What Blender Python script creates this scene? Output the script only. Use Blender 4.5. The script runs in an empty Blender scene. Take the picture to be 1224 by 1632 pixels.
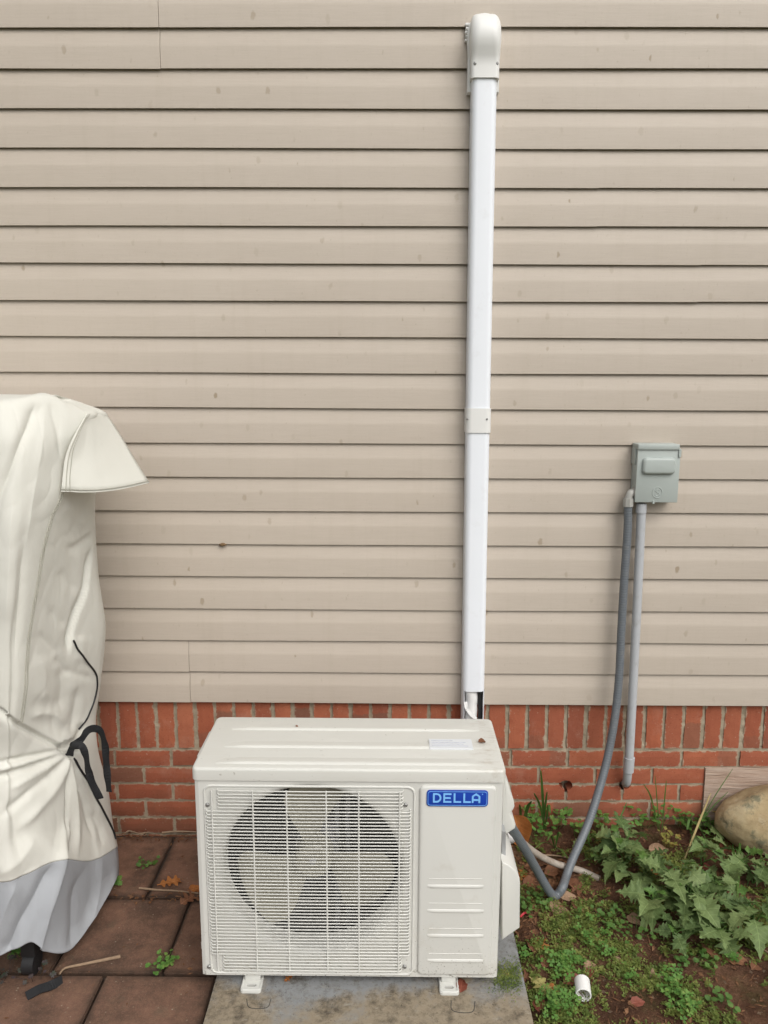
import bpy, bmesh, math, random
import numpy as np
from mathutils import Vector, Matrix, noise as mnoise

random.seed(7)
SC = bpy.context.scene
COL = SC.collection

# ------------------------------------------------------------------ camera
F_PX, PITCH, YAW, ROLL = 1226.0, 0.1760, -0.0079, 0.0040
CAM = np.array([0.0, -2.5452, 1.6510])
_cy, _sy = math.cos(YAW), math.sin(YAW)
FWD = np.array([_sy*math.cos(PITCH), _cy*math.cos(PITCH), -math.sin(PITCH)])
RGT = np.array([_cy, -_sy, 0.0])
UPV = np.cross(RGT, FWD)
_c, _s = math.cos(ROLL), math.sin(ROLL)
RGT, UPV = _c*RGT + _s*UPV, -_s*RGT + _c*UPV
cam_data = bpy.data.cameras.new('camera')
cam_data.sensor_fit = 'VERTICAL'
cam_data.sensor_height = 36.0
cam_data.lens = 36.0*F_PX/1632.0
cam_data.clip_start = 0.05
cam_data.clip_end = 500.0
cam = bpy.data.objects.new('camera', cam_data)
COL.objects.link(cam)
M = Matrix.Identity(4)
for i in range(3):
    M[i][0] = RGT[i]; M[i][1] = UPV[i]; M[i][2] = -FWD[i]; M[i][3] = CAM[i]
cam.matrix_world = M
SC.camera = cam

# ------------------------------------------------------------------ world, sun, exposure
SUN_EL, SUN_AZ = math.radians(47), math.radians(30)      # azimuth: from straight behind the camera towards its right
world = bpy.data.worlds.new('World'); SC.world = world
world.use_nodes = True
wn = world.node_tree.nodes; wl = world.node_tree.links
wn.clear()
sky = wn.new('ShaderNodeTexSky'); sky.sky_type = 'NISHITA'; sky.sun_disc = False
sky.sun_elevation = SUN_EL
sky.sun_rotation = math.pi - SUN_AZ
sky.air_density = 1.0; sky.dust_density = 5.0; sky.ozone_density = 1.0
hs = wn.new('ShaderNodeHueSaturation'); hs.inputs['Saturation'].default_value = 0.22
bg = wn.new('ShaderNodeBackground'); bg.inputs['Strength'].default_value = 0.12
wo = wn.new('ShaderNodeOutputWorld')
wl.new(sky.outputs[0], hs.inputs['Color']); wl.new(hs.outputs[0], bg.inputs['Color']); wl.new(bg.outputs[0], wo.inputs['Surface'])
sd = bpy.data.lights.new('sun', 'SUN'); sd.energy = 0.75; sd.angle = math.radians(55); sd.color = (1.0, 0.95, 0.87)
sun = bpy.data.objects.new('sun', sd); COL.objects.link(sun)
sdir = Vector((math.sin(SUN_AZ)*math.cos(SUN_EL), -math.cos(SUN_AZ)*math.cos(SUN_EL), math.sin(SUN_EL)))
sun.rotation_euler = sdir.to_track_quat('Z', 'Y').to_euler()
SC.view_settings.view_transform = 'Standard'
SC.view_settings.look = 'None'
SC.view_settings.exposure = 0.40
SC.view_settings.gamma = 1.0
SC.view_settings.use_curve_mapping = False

# ------------------------------------------------------------------ helpers
def ray(x, y):
    return FWD + (x-612.0)/F_PX*RGT + (816.0-y)/F_PX*UPV
def oy(x, y, Y):
    """world point on the vertical plane y = Y"""
    d = ray(x, y); t = (Y-CAM[1])/d[1]
    return Vector(CAM + d*t)
def oz(x, y, Z):
    d = ray(x, y); t = (Z-CAM[2])/d[2]
    return Vector(CAM + d*t)
def nz(x, y, z, s=1.0):
    return mnoise.noise(Vector((x*s, y*s, z*s)))

def smooth(a, b, t):
    t = max(0.0, min(1.0, (t-a)/(b-a))); return t*t*(3-2*t)

class MB:
    """collects verts and faces, then links ONE mesh object"""
    def __init__(self): self.v = []; self.f = []; self.sm = []
    def add(self, vs, fs, smooth=False):
        o = len(self.v)
        self.v += [tuple(p) for p in vs]
        self.f += [tuple(i+o for i in f) for f in fs]
        self.sm += [smooth]*len(fs)
        return self
    def box(self, x0, x1, y0, y1, z0, z1):
        vs = [(x, y, z) for x in (x0, x1) for y in (y0, y1) for z in (z0, z1)]
        fs = [(0,1,3,2),(4,6,7,5),(0,4,5,1),(2,3,7,6),(0,2,6,4),(1,5,7,3)]
        return self.add(vs, fs)
    def bbox(self, x0, x1, y0, y1, z0, z1, bev=0.003, seg=2):
        bm = bmesh.new()
        bmesh.ops.create_cube(bm, size=1.0)
        for v in bm.verts:
            v.co = Vector(((x0+x1)/2+v.co.x*(x1-x0), (y0+y1)/2+v.co.y*(y1-y0), (z0+z1)/2+v.co.z*(z1-z0)))
        bmesh.ops.bevel(bm, geom=list(bm.edges), offset=bev, segments=seg, affect='EDGES', profile=0.5)
        return self.bm(bm, True)
    def bm(self, bm, smooth=False):
        bm.verts.index_update()
        self.add([v.co[:] for v in bm.verts], [[v.index for v in f.verts] for f in bm.faces], smooth)
        bm.free(); return self
    def tube(self, pts, r, n=10, caps=True, smooth=True):
        pts = [Vector(p) for p in pts]
        rs = r if isinstance(r, (list, tuple)) else [r]*len(pts)
        vs = []; fs = []
        t0 = (pts[1]-pts[0]).normalized()
        a = t0.orthogonal().normalized()
        for i, p in enumerate(pts):
            t = (pts[min(i+1, len(pts)-1)]-pts[max(i-1, 0)]).normalized()
            a = (a - t*a.dot(t)).normalized(); b = t.cross(a)
            for k in range(n):
                g = 2*math.pi*k/n
                vs.append(p + (a*math.cos(g)+b*math.sin(g))*rs[i])
        for i in range(len(pts)-1):
            for k in range(n):
                k2 = (k+1) % n
                fs.append((i*n+k, i*n+k2, (i+1)*n+k2, (i+1)*n+k))
        self.add(vs, fs, smooth)
        if caps:
            o = len(vs)
            self.add(vs[:n], [tuple(range(n))[::-1]]); self.add(vs[-n:], [tuple(range(n))])
        return self
    def prism(self, outline, y0, y1, axis='y', bev=0.0, seg=2):
        """outline in (x,z) extruded along y (axis 'y'), or (x,y) along z (axis 'z'), or (y,z) along x"""
        bm = bmesh.new()
        def P(a, b, c):
            return {'y': (a, c, b), 'z': (a, b, c), 'x': (c, a, b)}[axis]
        lo = [bm.verts.new(P(a, b, y0)) for a, b in outline]
        hi = [bm.verts.new(P(a, b, y1)) for a, b in outline]
        n = len(outline)
        f0 = bm.faces.new(lo); bm.faces.new(hi[::-1])
        for i in range(n):
            bm.faces.new((lo[i], hi[i], hi[(i+1) % n], lo[(i+1) % n]))
        bmesh.ops.recalc_face_normals(bm, faces=list(bm.faces))
        if bev > 0:
            es = [e for e in f0.edges]
            bmesh.ops.bevel(bm, geom=es, offset=bev, segments=seg, affect='EDGES', profile=0.5)
        return self.bm(bm)
    def ribbon(self, pts, width, side, thick=0.0015):
        pts = [Vector(p) for p in pts]; vs = []; fs = []
        n = len(pts)
        for i, p in enumerate(pts):
            t = (pts[min(i+1, n-1)]-pts[max(i-1, 0)]).normalized()
            s = (t.cross(Vector((0.25, -1, 0.15))).normalized()*math.cos(0.75*math.sin(i*0.33))+Vector((0.25, -1, 0.15)).normalized()*math.sin(0.75*math.sin(i*0.33))) if side is None else Vector(side[i] if isinstance(side, list) else side); s = (s - t*s.dot(t)).normalized()
            nn = t.cross(s)
            w = width[i] if isinstance(width, list) else width
            vs += [p+s*w/2+nn*thick/2, p-s*w/2+nn*thick/2, p-s*w/2-nn*thick/2, p+s*w/2-nn*thick/2]
        for i in range(n-1):
            for k in range(4):
                k2 = (k+1) % 4
                fs.append((i*4+k, i*4+k2, i*4+4+k2, i*4+4+k))
        fs.append((0, 1, 2, 3)); fs.append((n*4-4, n*4-1, n*4-2, n*4-3))
        return self.add(vs, fs)
    def build(self, name, mat, parent=None, loc=None, angle=None):
        me = bpy.data.meshes.new(name)
        off = Vector((0, 0, 0))
        if loc is not None: off = Vector(loc)
        if parent is not None: off = wloc(parent)
        me.from_pydata([(x-off.x, y-off.y, z-off.z) for x, y, z in self.v], [], self.f)
        me.polygons.foreach_set('use_smooth', self.sm)
        if angle is not None:
            me.polygons.foreach_set('use_smooth', [True]*len(self.f))
            me.set_sharp_from_angle(angle=math.radians(angle))
        bm = bmesh.new(); bm.from_mesh(me)
        bmesh.ops.recalc_face_normals(bm, faces=list(bm.faces)); bm.to_mesh(me); bm.free()
        me.materials.append(mat)
        o = bpy.data.objects.new(name, me); COL.objects.link(o)
        if parent is not None: o.parent = parent
        elif loc is not None: o.location = off
        return o

def wloc(o):
    p = Vector((0, 0, 0))
    while o is not None:
        p += o.location; o = o.parent
    return p
def tag(o, label=None, cat=None, group=None, kind=None):
    if label: o['label'] = label
    if cat: o['category'] = cat
    if group: o['group'] = group
    if kind: o['kind'] = kind
    return o
def empty(name, loc, label, cat, group=None):
    o = bpy.data.objects.new(name, None); COL.objects.link(o)
    o.empty_display_size = 0.05; o.location = loc
    return tag(o, label, cat, group)
def rrect(x0, x1, z0, z1, r, n=6):
    out = []
    for cx, cz, a0 in ((x1-r, z1-r, 0), (x0+r, z1-r, 90), (x0+r, z0+r, 180), (x1-r, z0+r, 270)):
        for k in range(n+1):
            a = math.radians(a0+90*k/n); out.append((cx+r*math.cos(a), cz+r*math.sin(a)))
    return out
def catmull(pts, per=8):
    pts = [Vector(p) for p in pts]; out = []
    for i in range(len(pts)-1):
        p0 = pts[i-1] if i else pts[0]*2-pts[1]; p1 = pts[i]; p2 = pts[i+1]
        p3 = pts[i+2] if i+2 < len(pts) else p2*2-p1
        for k in range(per):
            t = k/per
            out.append(0.5*((2*p1)+(p2-p0)*t+(2*p0-5*p1+4*p2-p3)*t*t+(3*p1-p0-3*p2+p3)*t**3))
    out.append(pts[-1]); return out

# ------------------------------------------------------------------ materials
class NT:
    def __init__(self, name):
        self.m = bpy.data.materials.new(name); self.m.use_nodes = True
        self.t = self.m.node_tree; self.n = self.t.nodes; self.l = self.t.links
        self.b = self.n['Principled BSDF']; self.out = self.n['Material Output']
        self.tc = self.n.new('ShaderNodeTexCoord')
    def new(self, typ, **kw):
        nd = self.n.new(typ)
        for k, v in kw.items():
            if k in nd.inputs: self.set(nd, k, v)
            else: setattr(nd, k, v)
        return nd
    def set(self, nd, k, v):
        if hasattr(v, 'is_output'): self.l.new(v, nd.inputs[k])
        else: nd.inputs[k].default_value = v
    def co(self, kind='Object', scale=(1, 1, 1), rot=(0, 0, 0)):
        mp = self.new('ShaderNodeMapping'); self.l.new(self.tc.outputs[kind], mp.inputs['Vector'])
        mp.inputs['Scale'].default_value = scale; mp.inputs['Rotation'].default_value = rot
        return mp.outputs[0]
    def noise(self, co, scale, detail=4, rough=0.55):
        nd = self.new('ShaderNodeTexNoise', Scale=scale, Detail=detail, Roughness=rough); self.l.new(co, nd.inputs['Vector'])
        return nd.outputs['Fac']
    def ramp(self, fac, stops):
        nd = self.new('ShaderNodeValToRGB'); self.l.new(fac, nd.inputs['Fac'])
        e = nd.color_ramp.elements
        while len(e) < len(stops): e.new(0.5)
        for el, (p, c) in zip(e, stops):
            el.position = p; el.color = (*c, 1) if len(c) == 3 else c
        return nd.outputs['Color']
    def bw(self, fac, a, b):
        return self.ramp(fac, [(a, (0, 0, 0)), (b, (1, 1, 1))])
    def mix(self, fac, a, b, mode='MIX'):
        nd = self.new('ShaderNodeMix', data_type='RGBA', blend_type=mode)
        for idx, v in ((0, fac), (6, a), (7, b)):
            if hasattr(v, 'is_output'): self.l.new(v, nd.inputs[idx])
            elif idx == 0: nd.inputs[0].default_value = v
            else: nd.inputs[idx].default_value = (*v, 1)
        return nd.outputs[2]
    def math(self, op, a, b=0.0, c=0.0):
        nd = self.new('ShaderNodeMath', operation=op)
        for i, v in enumerate((a, b, c)):
            if hasattr(v, 'is_output'): self.l.new(v, nd.inputs[i])
            else: nd.inputs[i].default_value = v
        return nd.outputs[0]
    def sep(self, co):
        nd = self.new('ShaderNodeSeparateXYZ'); self.l.new(co, nd.inputs[0]); return nd.outputs
    def bump(self, h, strength=0.3, dist=0.002, prev=None):
        nd = self.new('ShaderNodeBump', Strength=strength, Distance=dist); self.l.new(h, nd.inputs['Height'])
        if prev is not None: self.l.new(prev, nd.inputs['Normal'])
        return nd.outputs[0]
    def fin(self, col, rough=0.6, normal=None, spec=0.5, metal=0.0):
        if hasattr(col, 'is_output'): self.l.new(col, self.b.inputs['Base Color'])
        else: self.b.inputs['Base Color'].default_value = (*col, 1)
        self.set(self.b, 'Roughness', rough)
        self.b.inputs['Specular IOR Level'].default_value = spec
        self.b.inputs['Metallic'].default_value = metal
        if normal is not None: self.l.new(normal, self.b.inputs['Normal'])
        return self.m

def plain(name, col, rough=0.5, var=0.08, scale=30, bump=0.0, bscale=200, metal=0.0, spec=0.5, dirt=None):
    t = NT(name); co = t.co()
    n = t.noise(co, scale, 5)
    c = t.mix(n, tuple(x*(1-var) for x in col), tuple(min(1, x*(1+var)) for x in col))
    if dirt:
        dcol, amt, dsc = dirt
        d = t.bw(t.noise(co, dsc, 7, 0.68), 0.62-amt*0.3, 0.80-amt*0.2)
        c = t.mix(t.math('MULTIPLY', d, amt), c, dcol)
    nm = t.bump(t.noise(co, bscale, 4), bump, 0.001) if bump else None
    return t.fin(c, rough, nm, spec, metal)

def mat_siding():
    t = NT('vinyl_siding'); co = t.co()
    base = t.mix(t.noise(t.co(scale=(1, 1, 3)), 2.2, 4), (0.455, 0.397, 0.332), (0.505, 0.442, 0.374))
    streak = t.bw(t.noise(t.co(scale=(3, 3, 60)), 3.0, 5, 0.7), 0.35, 0.75)
    base = t.mix(t.math('MULTIPLY', streak, 0.26), base, (0.36, 0.305, 0.245))
    run = t.bw(t.noise(t.co(scale=(9, 1, 0.7)), 3.0, 5, 0.65), 0.52, 0.80)
    base = t.mix(t.math('MULTIPLY', run, 0.24), base, (0.37, 0.31, 0.235))
    cl = t.bw(t.noise(co, 1.1, 5, 0.6), 0.35, 0.70)
    base = t.mix(t.math('MULTIPLY', cl, 0.10), base, (0.60, 0.55, 0.49))
    # scattered brownish splash marks, long axis leaning
    vo = t.new('ShaderNodeTexVoronoi', voronoi_dimensions='2D', Scale=9.5, Randomness=1.0)
    wob = t.new('ShaderNodeMixRGB', blend_type='ADD'); 
    nn = t.new('ShaderNodeTexNoise', Scale=60.0, Detail=3.0); t.l.new(co, nn.inputs['Vector'])
    mp = t.co(scale=(1.5, 1, 0.85), rot=(0, 0.35, 0))
    wob.inputs[0].default_value = 0.018
    t.l.new(mp, wob.inputs[1]); t.l.new(nn.outputs['Color'], wob.inputs[2])
    sx = t.sep(wob.outputs[0]); cx2 = t.new('ShaderNodeCombineXYZ'); t.l.new(sx[0], cx2.inputs[0]); t.l.new(sx[2], cx2.inputs[1])
    t.l.new(cx2.outputs[0], vo.inputs['Vector'])
    rnd = t.sep(vo.outputs['Color'])
    rad = t.math('MULTIPLY', t.math('SUBTRACT', rnd[0], 0.26), 0.18)
    spot = t.bw(t.math('SUBTRACT', rad, vo.outputs['Distance']), 0.0, 0.05)
    patch = t.bw(t.noise(co, 2.6, 3), 0.36, 0.64)
    spot = t.math('MULTIPLY', t.math('MULTIPLY', spot, patch), t.math('MULTIPLY', t.math('POWER', rnd[1], 1.6), 0.85))
    v3 = t.new('ShaderNodeTexVoronoi', voronoi_dimensions='2D', Scale=26.0, Randomness=1.0); t.l.new(cx2.outputs[0], v3.inputs['Vector'])
    r3 = t.sep(v3.outputs['Color']); s3 = t.bw(t.math('SUBTRACT', t.math('MULTIPLY', t.math('SUBTRACT', r3[0], 0.62), 0.30), v3.outputs['Distance']), 0.0, 0.06)
    base = t.mix(t.math('MULTIPLY', s3, t.math('MULTIPLY', r3[1], 0.35)), base, (0.29, 0.225, 0.15))
    base = t.mix(spot, base, (0.25, 0.185, 0.11))
    dust = t.bw(t.noise(co, 170, 3), 0.60, 0.74)
    base = t.mix(t.math('MULTIPLY', dust, 0.16), base, (0.30, 0.24, 0.17))
    gr = t.noise(t.co(scale=(4, 4, 170)), 6.0, 5, 0.65)
    nm = t.bump(gr, 0.35, 0.0014)
    nm = t.bump(t.noise(t.co(scale=(1, 1, 2.5)), 5, 2), 0.10, 0.008, nm)
    return t.fin(base, 0.5, nm, 0.4)

def mat_brick():
    t = NT('red_brick'); co = t.co()
    oi = t.new('ShaderNodeObjectInfo'); r = oi.outputs['Random']
    r2 = t.math('FRACT', t.math('MULTIPLY', r, 17.31)); r3 = t.math('FRACT', t.math('MULTIPLY', r, 71.7))
    add = t.new('ShaderNodeVectorMath', operation='ADD'); t.l.new(co, add.inputs[0])
    cmb = t.new('ShaderNodeCombineXYZ'); t.l.new(t.math('MULTIPLY', r, 40.0), cmb.inputs[0]); t.l.new(t.math('MULTIPLY', r2, 40.0), cmb.inputs[1])
    t.l.new(cmb.outputs[0], add.inputs[1]); cr = add.outputs[0]
    col = t.ramp(r, [(0.0, (0.30, 0.092, 0.050)), (0.3, (0.385, 0.122, 0.063)), (0.6, (0.275, 0.090, 0.052)), (0.8, (0.36, 0.108, 0.055)), (1.0, (0.42, 0.150, 0.082))])
    col = t.mix(t.math('MULTIPLY', t.bw(t.noise(cr, 22, 5, 0.65), 0.35, 0.75), 0.45), col, (0.235, 0.060, 0.034))
    # flashed (darker, greyer) end or middle of some bricks
    x = t.sep(co)[0]
    edge = t.math('ADD', x, t.math('MULTIPLY', t.math('SUBTRACT', r2, 0.5), 0.13))
    edge = t.math('ADD', edge, t.math('MULTIPLY', t.math('SUBTRACT', t.noise(cr, 60, 3), 0.5), 0.02))
    fl = t.bw(edge, 0.0, 0.006)
    on = t.math('MULTIPLY', t.math('GREATER_THAN', r3, 0.64), t.math('MULTIPLY_ADD', r2, 0.5, 0.25))
    col = t.mix(t.math('MULTIPLY', fl, on), col, (0.17, 0.092, 0.062))
    ge = t.new('ShaderNodeNewGeometry'); gz = t.sep(ge.outputs['Position'])[2]
    sp_ = t.math('SUBTRACT', t.math('MULTIPLY_ADD', t.noise(ge.outputs['Position'], 9, 6, 0.7), 0.34, -0.03), gz)
    col = t.mix(t.math('MULTIPLY', t.bw(sp_, 0.0, 0.12), 0.55), col, (0.16, 0.082, 0.05))
    ef = t.bw(t.noise(ge.outputs['Position'], 7, 7, 0.72), 0.55, 0.72)
    col = t.mix(t.math('MULTIPLY', ef, 0.22), col, (0.45, 0.31, 0.24))
    # dark pits and pale mortar specks
    sp = t.bw(t.noise(cr, 210, 3, 0.6), 0.60, 0.70)
    col = t.mix(t.math('MULTIPLY', sp, 0.55), col, (0.14, 0.035, 0.02))
    ws = t.bw(t.noise(cr, 150, 2, 0.5), 0.70, 0.76)
    col = t.mix(t.math('MULTIPLY', ws, 0.55), col, (0.5, 0.42, 0.32))
    # mortar smeared over the arrises
    ax = t.math('SUBTRACT', 0.0965, t.math('ABSOLUTE', t.sep(co)[0])); az = t.math('SUBTRACT', 0.0285, t.math('ABSOLUTE', t.sep(co)[2]))
    ed = t.math('MINIMUM', ax, az)
    sm = t.math('SUBTRACT', t.math('MULTIPLY', t.math('SUBTRACT', t.noise(cr, 34, 6, 0.72), 0.46), 0.042), ed)
    sm = t.bw(sm, 0.0, 0.0015)
    col = t.mix(t.math('MULTIPLY', sm, 0.75), col, (0.40, 0.335, 0.245))
    h = t.math('ADD', t.noise(t.co(scale=(3, 1, 1)), 160, 4, 0.7), t.math('MULTIPLY', t.noise(cr, 500, 2), 0.4))
    nm = t.bump(h, 0.55, 0.0016)
    return t.fin(col, 0.88, nm, 0.25)

def mat_mortar():
    t = NT('mortar'); co = t.co()
    c = t.ramp(t.noise(co, 26, 6, 0.65), [(0.3, (0.24, 0.20, 0.14)), (0.55, (0.36, 0.305, 0.225)), (0.75, (0.44, 0.38, 0.285))])
    nm = t.bump(t.noise(co, 130, 5, 0.7), 0.9, 0.003)
    return t.fin(c, 0.95, nm, 0.15)

def mat_paver():
    t = NT('concrete_paver'); co = t.co('Object')
    oi = t.new('ShaderNodeObjectInfo'); r = oi.outputs['Random']
    col = t.ramp(r, [(0, (0.205, 0.112, 0.075)), (0.5, (0.25, 0.130, 0.085)), (1, (0.225, 0.134, 0.090))])
    add = t.new('ShaderNodeVectorMath', operation='ADD'); t.l.new(co, add.inputs[0])
    cmb = t.new('ShaderNodeCombineXYZ'); t.l.new(t.math('MULTIPLY', r, 30.0), cmb.inputs[0]); t.l.new(cmb.outputs[0], add.inputs[1]); cr = add.outputs[0]
    col = t.mix(t.bw(t.noise(cr, 6, 7, 0.72), 0.38, 0.60), col, (0.085, 0.050, 0.034))
    col = t.mix(t.math('MULTIPLY', t.bw(t.noise(cr, 16, 5, 0.6), 0.5, 0.72), 0.45), col, (0.26, 0.145, 0.09))
    ag = t.new('ShaderNodeTexVoronoi', Scale=105.0); t.l.new(cr, ag.inputs['Vector'])
    s = t.sep(ag.outputs['Color'])
    chip = t.math('MULTIPLY', t.bw(t.math('SUBTRACT', 0.26, ag.outputs['Distance']), 0.0, 0.05), t.math('GREATER_THAN', s[0], 0.93))
    col = t.mix(t.math('MULTIPLY', chip, 0.7), col, t.mix(s[1], (0.42, 0.36, 0.27), (0.22, 0.15, 0.11)))
    ag2 = t.new('ShaderNodeTexVoronoi', Scale=300.0); t.l.new(cr, ag2.inputs['Vector'])
    s2 = t.sep(ag2.outputs['Color'])
    col = t.mix(t.math('MULTIPLY', t.math('GREATER_THAN', s2[0], 0.90), 0.20), col, (0.26, 0.17, 0.12))
    gt = t.bw(t.noise(cr, 240, 5, 0.8), 0.40, 0.62)
    col = t.mix(t.math('MULTIPLY', gt, 0.42), col, (0.075, 0.045, 0.032))
    pk = t.bw(t.noise(cr, 75, 6, 0.8), 0.56, 0.66)
    col = t.mix(t.math('MULTIPLY', pk, 0.45), col, (0.22, 0.135, 0.095))
    lk = t.bw(t.noise(cr, 11, 7, 0.75), 0.56, 0.66)
    col = t.mix(t.math('MULTIPLY', lk, 0.35), col, (0.10, 0.085, 0.055))
    # grime along the joints
    xy = t.sep(t.tc.outputs['Generated'])
    e = t.math('MINIMUM', t.math('MINIMUM', xy[0], t.math('SUBTRACT', 1.0, xy[0])), t.math('MINIMUM', xy[1], t.math('SUBTRACT', 1.0, xy[1])))
    e = t.math('ADD', e, t.math('MULTIPLY', t.math('SUBTRACT', t.noise(cr, 30, 4), 0.5), 0.10))
    col = t.mix(t.math('MULTIPLY', t.ramp(e, [(0.0, (1, 1, 1)), (0.07, (0, 0, 0))]), 0.7), col, (0.028, 0.020, 0.014))
    h = t.math('ADD', t.noise(cr, 190, 4, 0.7), t.math('MULTIPLY', t.noise(cr, 30, 4), 1.2))
    nm = t.bump(h, 0.55, 0.003)
    return t.fin(col, t.math('MULTIPLY_ADD', t.noise(cr, 9, 4), 0.35, 0.5), nm, 0.35)

def mat_soil():
    t = NT('soil'); co = t.co()
    c = t.ramp(t.noise(co, 6, 8, 0.7), [(0.28, (0.050, 0.025, 0.015)), (0.48, (0.125, 0.060, 0.036)), (0.70, (0.28, 0.150, 0.090))])
    # dry sandy patch
    cl = t.bw(t.noise(co, 150, 4, 0.7), 0.52, 0.72)
    c = t.mix(t.math('MULTIPLY', cl, 0.4), c, (0.23, 0.135, 0.08))
    gv = t.new('ShaderNodeTexVoronoi', Scale=130.0); t.l.new(co, gv.inputs['Vector'])
    s = t.sep(gv.outputs['Color'])
    c = t.mix(t.math('MULTIPLY', t.math('GREATER_THAN', s[0], 0.985), 0.6), c, (0.36, 0.26, 0.18))
    g2 = t.bw(t.noise(co, 330, 5, 0.8), 0.42, 0.64)
    c = t.mix(t.math('MULTIPLY', g2, 0.45), c, (0.045, 0.024, 0.015))
    g3 = t.bw(t.noise(co, 95, 6, 0.8), 0.55, 0.66)
    c = t.mix(t.math('MULTIPLY', g3, 0.40), c, (0.33, 0.20, 0.125))
    # mossy film
    m = t.bw(t.noise(co, 9, 6, 0.75), 0.50, 0.62)
    c = t.mix(t.math('MULTIPLY', m, 0.38), c, (0.060, 0.075, 0.022))
    # beyond the bed the yard turns to grass
    p = t.sep(co)
    d = t.math('MAXIMUM', t.math('ABSOLUTE', p[0]), t.math('ABSOLUTE', p[1]))
    c = t.mix(t.bw(t.math('MULTIPLY', d, 0.1), 0.24, 0.34), c, t.mix(t.noise(co, 2, 6), (0.05, 0.075, 0.02), (0.11, 0.12, 0.05)))
    h = t.math('ADD', t.noise(co, 60, 7, 0.75), t.math('MULTIPLY', t.noise(co, 260, 4), 0.5))
    nm = t.bump(h, 1.0, 0.018)
    return t.fin(c, 0.95, nm, 0.15)

def mat_pad():
    t = NT('stained_pad'); co = t.co()
    c = t.mix(t.noise(co, 18, 6, 0.65), (0.20, 0.207, 0.208), (0.265, 0.272, 0.273))
    pp = t.sep(co); tan = t.bw(t.math('ADD', t.noise(co, 6.5, 7, 0.70), t.math('MULTIPLY', t.math('ADD', pp[1], 0.085), -1.6)), 0.38, 0.56)
    c = t.mix(t.math('MULTIPLY', tan, 0.9), c, t.mix(t.noise(co, 45, 5, 0.7), (0.215, 0.165, 0.105), (0.32, 0.265, 0.185)))
    dk = t.bw(t.noise(co, 14, 9, 0.80), 0.50, 0.64)
    c = t.mix(t.math('MULTIPLY', dk, 0.85), c, (0.062, 0.050, 0.037))
    fs = t.bw(t.noise(co, 48, 8, 0.82), 0.50, 0.64)
    c = t.mix(t.math('MULTIPLY', fs, 0.45), c, (0.10, 0.082, 0.058))
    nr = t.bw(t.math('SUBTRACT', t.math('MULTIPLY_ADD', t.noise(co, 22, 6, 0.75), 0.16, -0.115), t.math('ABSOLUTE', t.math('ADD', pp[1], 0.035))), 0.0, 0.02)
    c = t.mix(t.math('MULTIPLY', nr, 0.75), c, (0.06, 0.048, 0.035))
    sp = t.bw(t.noise(co, 100, 5, 0.7), 0.60, 0.68)
    c = t.mix(t.math('MULTIPLY', sp, 0.75), c, (0.035, 0.028, 0.02))
    lt = t.bw(t.noise(t.co(scale=(1, 3, 1)), 30, 6, 0.7), 0.58, 0.72)
    c = t.mix(t.math('MULTIPLY', lt, 0.35), c, (0.42, 0.40, 0.35))
    nm = t.bump(t.noise(co, 160, 5, 0.7), 0.35, 0.0015)
    return t.fin(c, 0.75, nm, 0.3)

def mat_unit(name='painted_steel', dirt=True, bottom=0.0):
    t = NT(name); co = t.co()
    c = t.mix(t.noise(co, 3, 3), (0.595, 0.595, 0.557), (0.63, 0.63, 0.592))
    if dirt:
        g = t.tc.outputs['Object']; p = t.sep(g)
        # specks splashed up from the pad: only low down
        low = t.ramp(p[2], [(0.0, (1, 1, 1)), (0.09, (0.45, 0.45, 0.45)), (0.24, (0.0, 0.0, 0.0))])
        sp = t.bw(t.math('ADD', t.noise(co, 190, 4, 0.65), t.math('MULTIPLY', low, 0.13)), 0.69, 0.735)
        c = t.mix(t.math('MULTIPLY', sp, t.math('MULTIPLY', t.math('MINIMUM', t.math('MULTIPLY', low, 4.0), 1.0), 0.75)), c, (0.10, 0.085, 0.06))
        gr = t.bw(t.math('ADD', t.noise(co, 16, 6, 0.7), t.math('MULTIPLY', low, 0.16)), 0.60, 0.80)
        c = t.mix(t.math('MULTIPLY', gr, 0.25), c, (0.36, 0.31, 0.22))
    nm = t.bump(t.noise(co, 420, 2), 0.05, 0.0004)
    return t.fin(c, 0.42, nm, 0.5)

def mat_lid():
    t = NT('lid_steel'); co = t.co()
    c = t.mix(t.noise(co, 4, 3), (0.585, 0.583, 0.540), (0.62, 0.618, 0.575))
    p = t.sep(co)
    # rusty brown grime near the right end, streaked along the ribs
    gx = t.ramp(p[0], [(0.29, (0, 0, 0)), (0.365, (1, 1, 1)), (0.40, (0.5, 0.5, 0.5))])
    n = t.bw(t.noise(t.co(scale=(1, 3.2, 1)), 16, 7, 0.72), 0.50, 0.74)
    gy = t.ramp(p[1], [(-0.0, (0, 0, 0)), (0.0001, (1, 1, 1))])
    c = t.mix(t.math('MULTIPLY', t.math('MULTIPLY', gx, n), 0.62), c, (0.25, 0.175, 0.095))
    w = t.bw(t.noise(t.co(scale=(0.6, 3, 1)), 12, 6, 0.7), 0.52, 0.78)
    c = t.mix(t.math('MULTIPLY', w, 0.12), c, (0.42, 0.37, 0.28))
    sp = t.bw(t.noise(co, 95, 3, 0.6), 0.70, 0.74)
    c = t.mix(t.math('MULTIPLY', sp, 0.55), c, (0.14, 0.11, 0.07))
    return t.fin(c, 0.40, None, 0.5)

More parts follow.
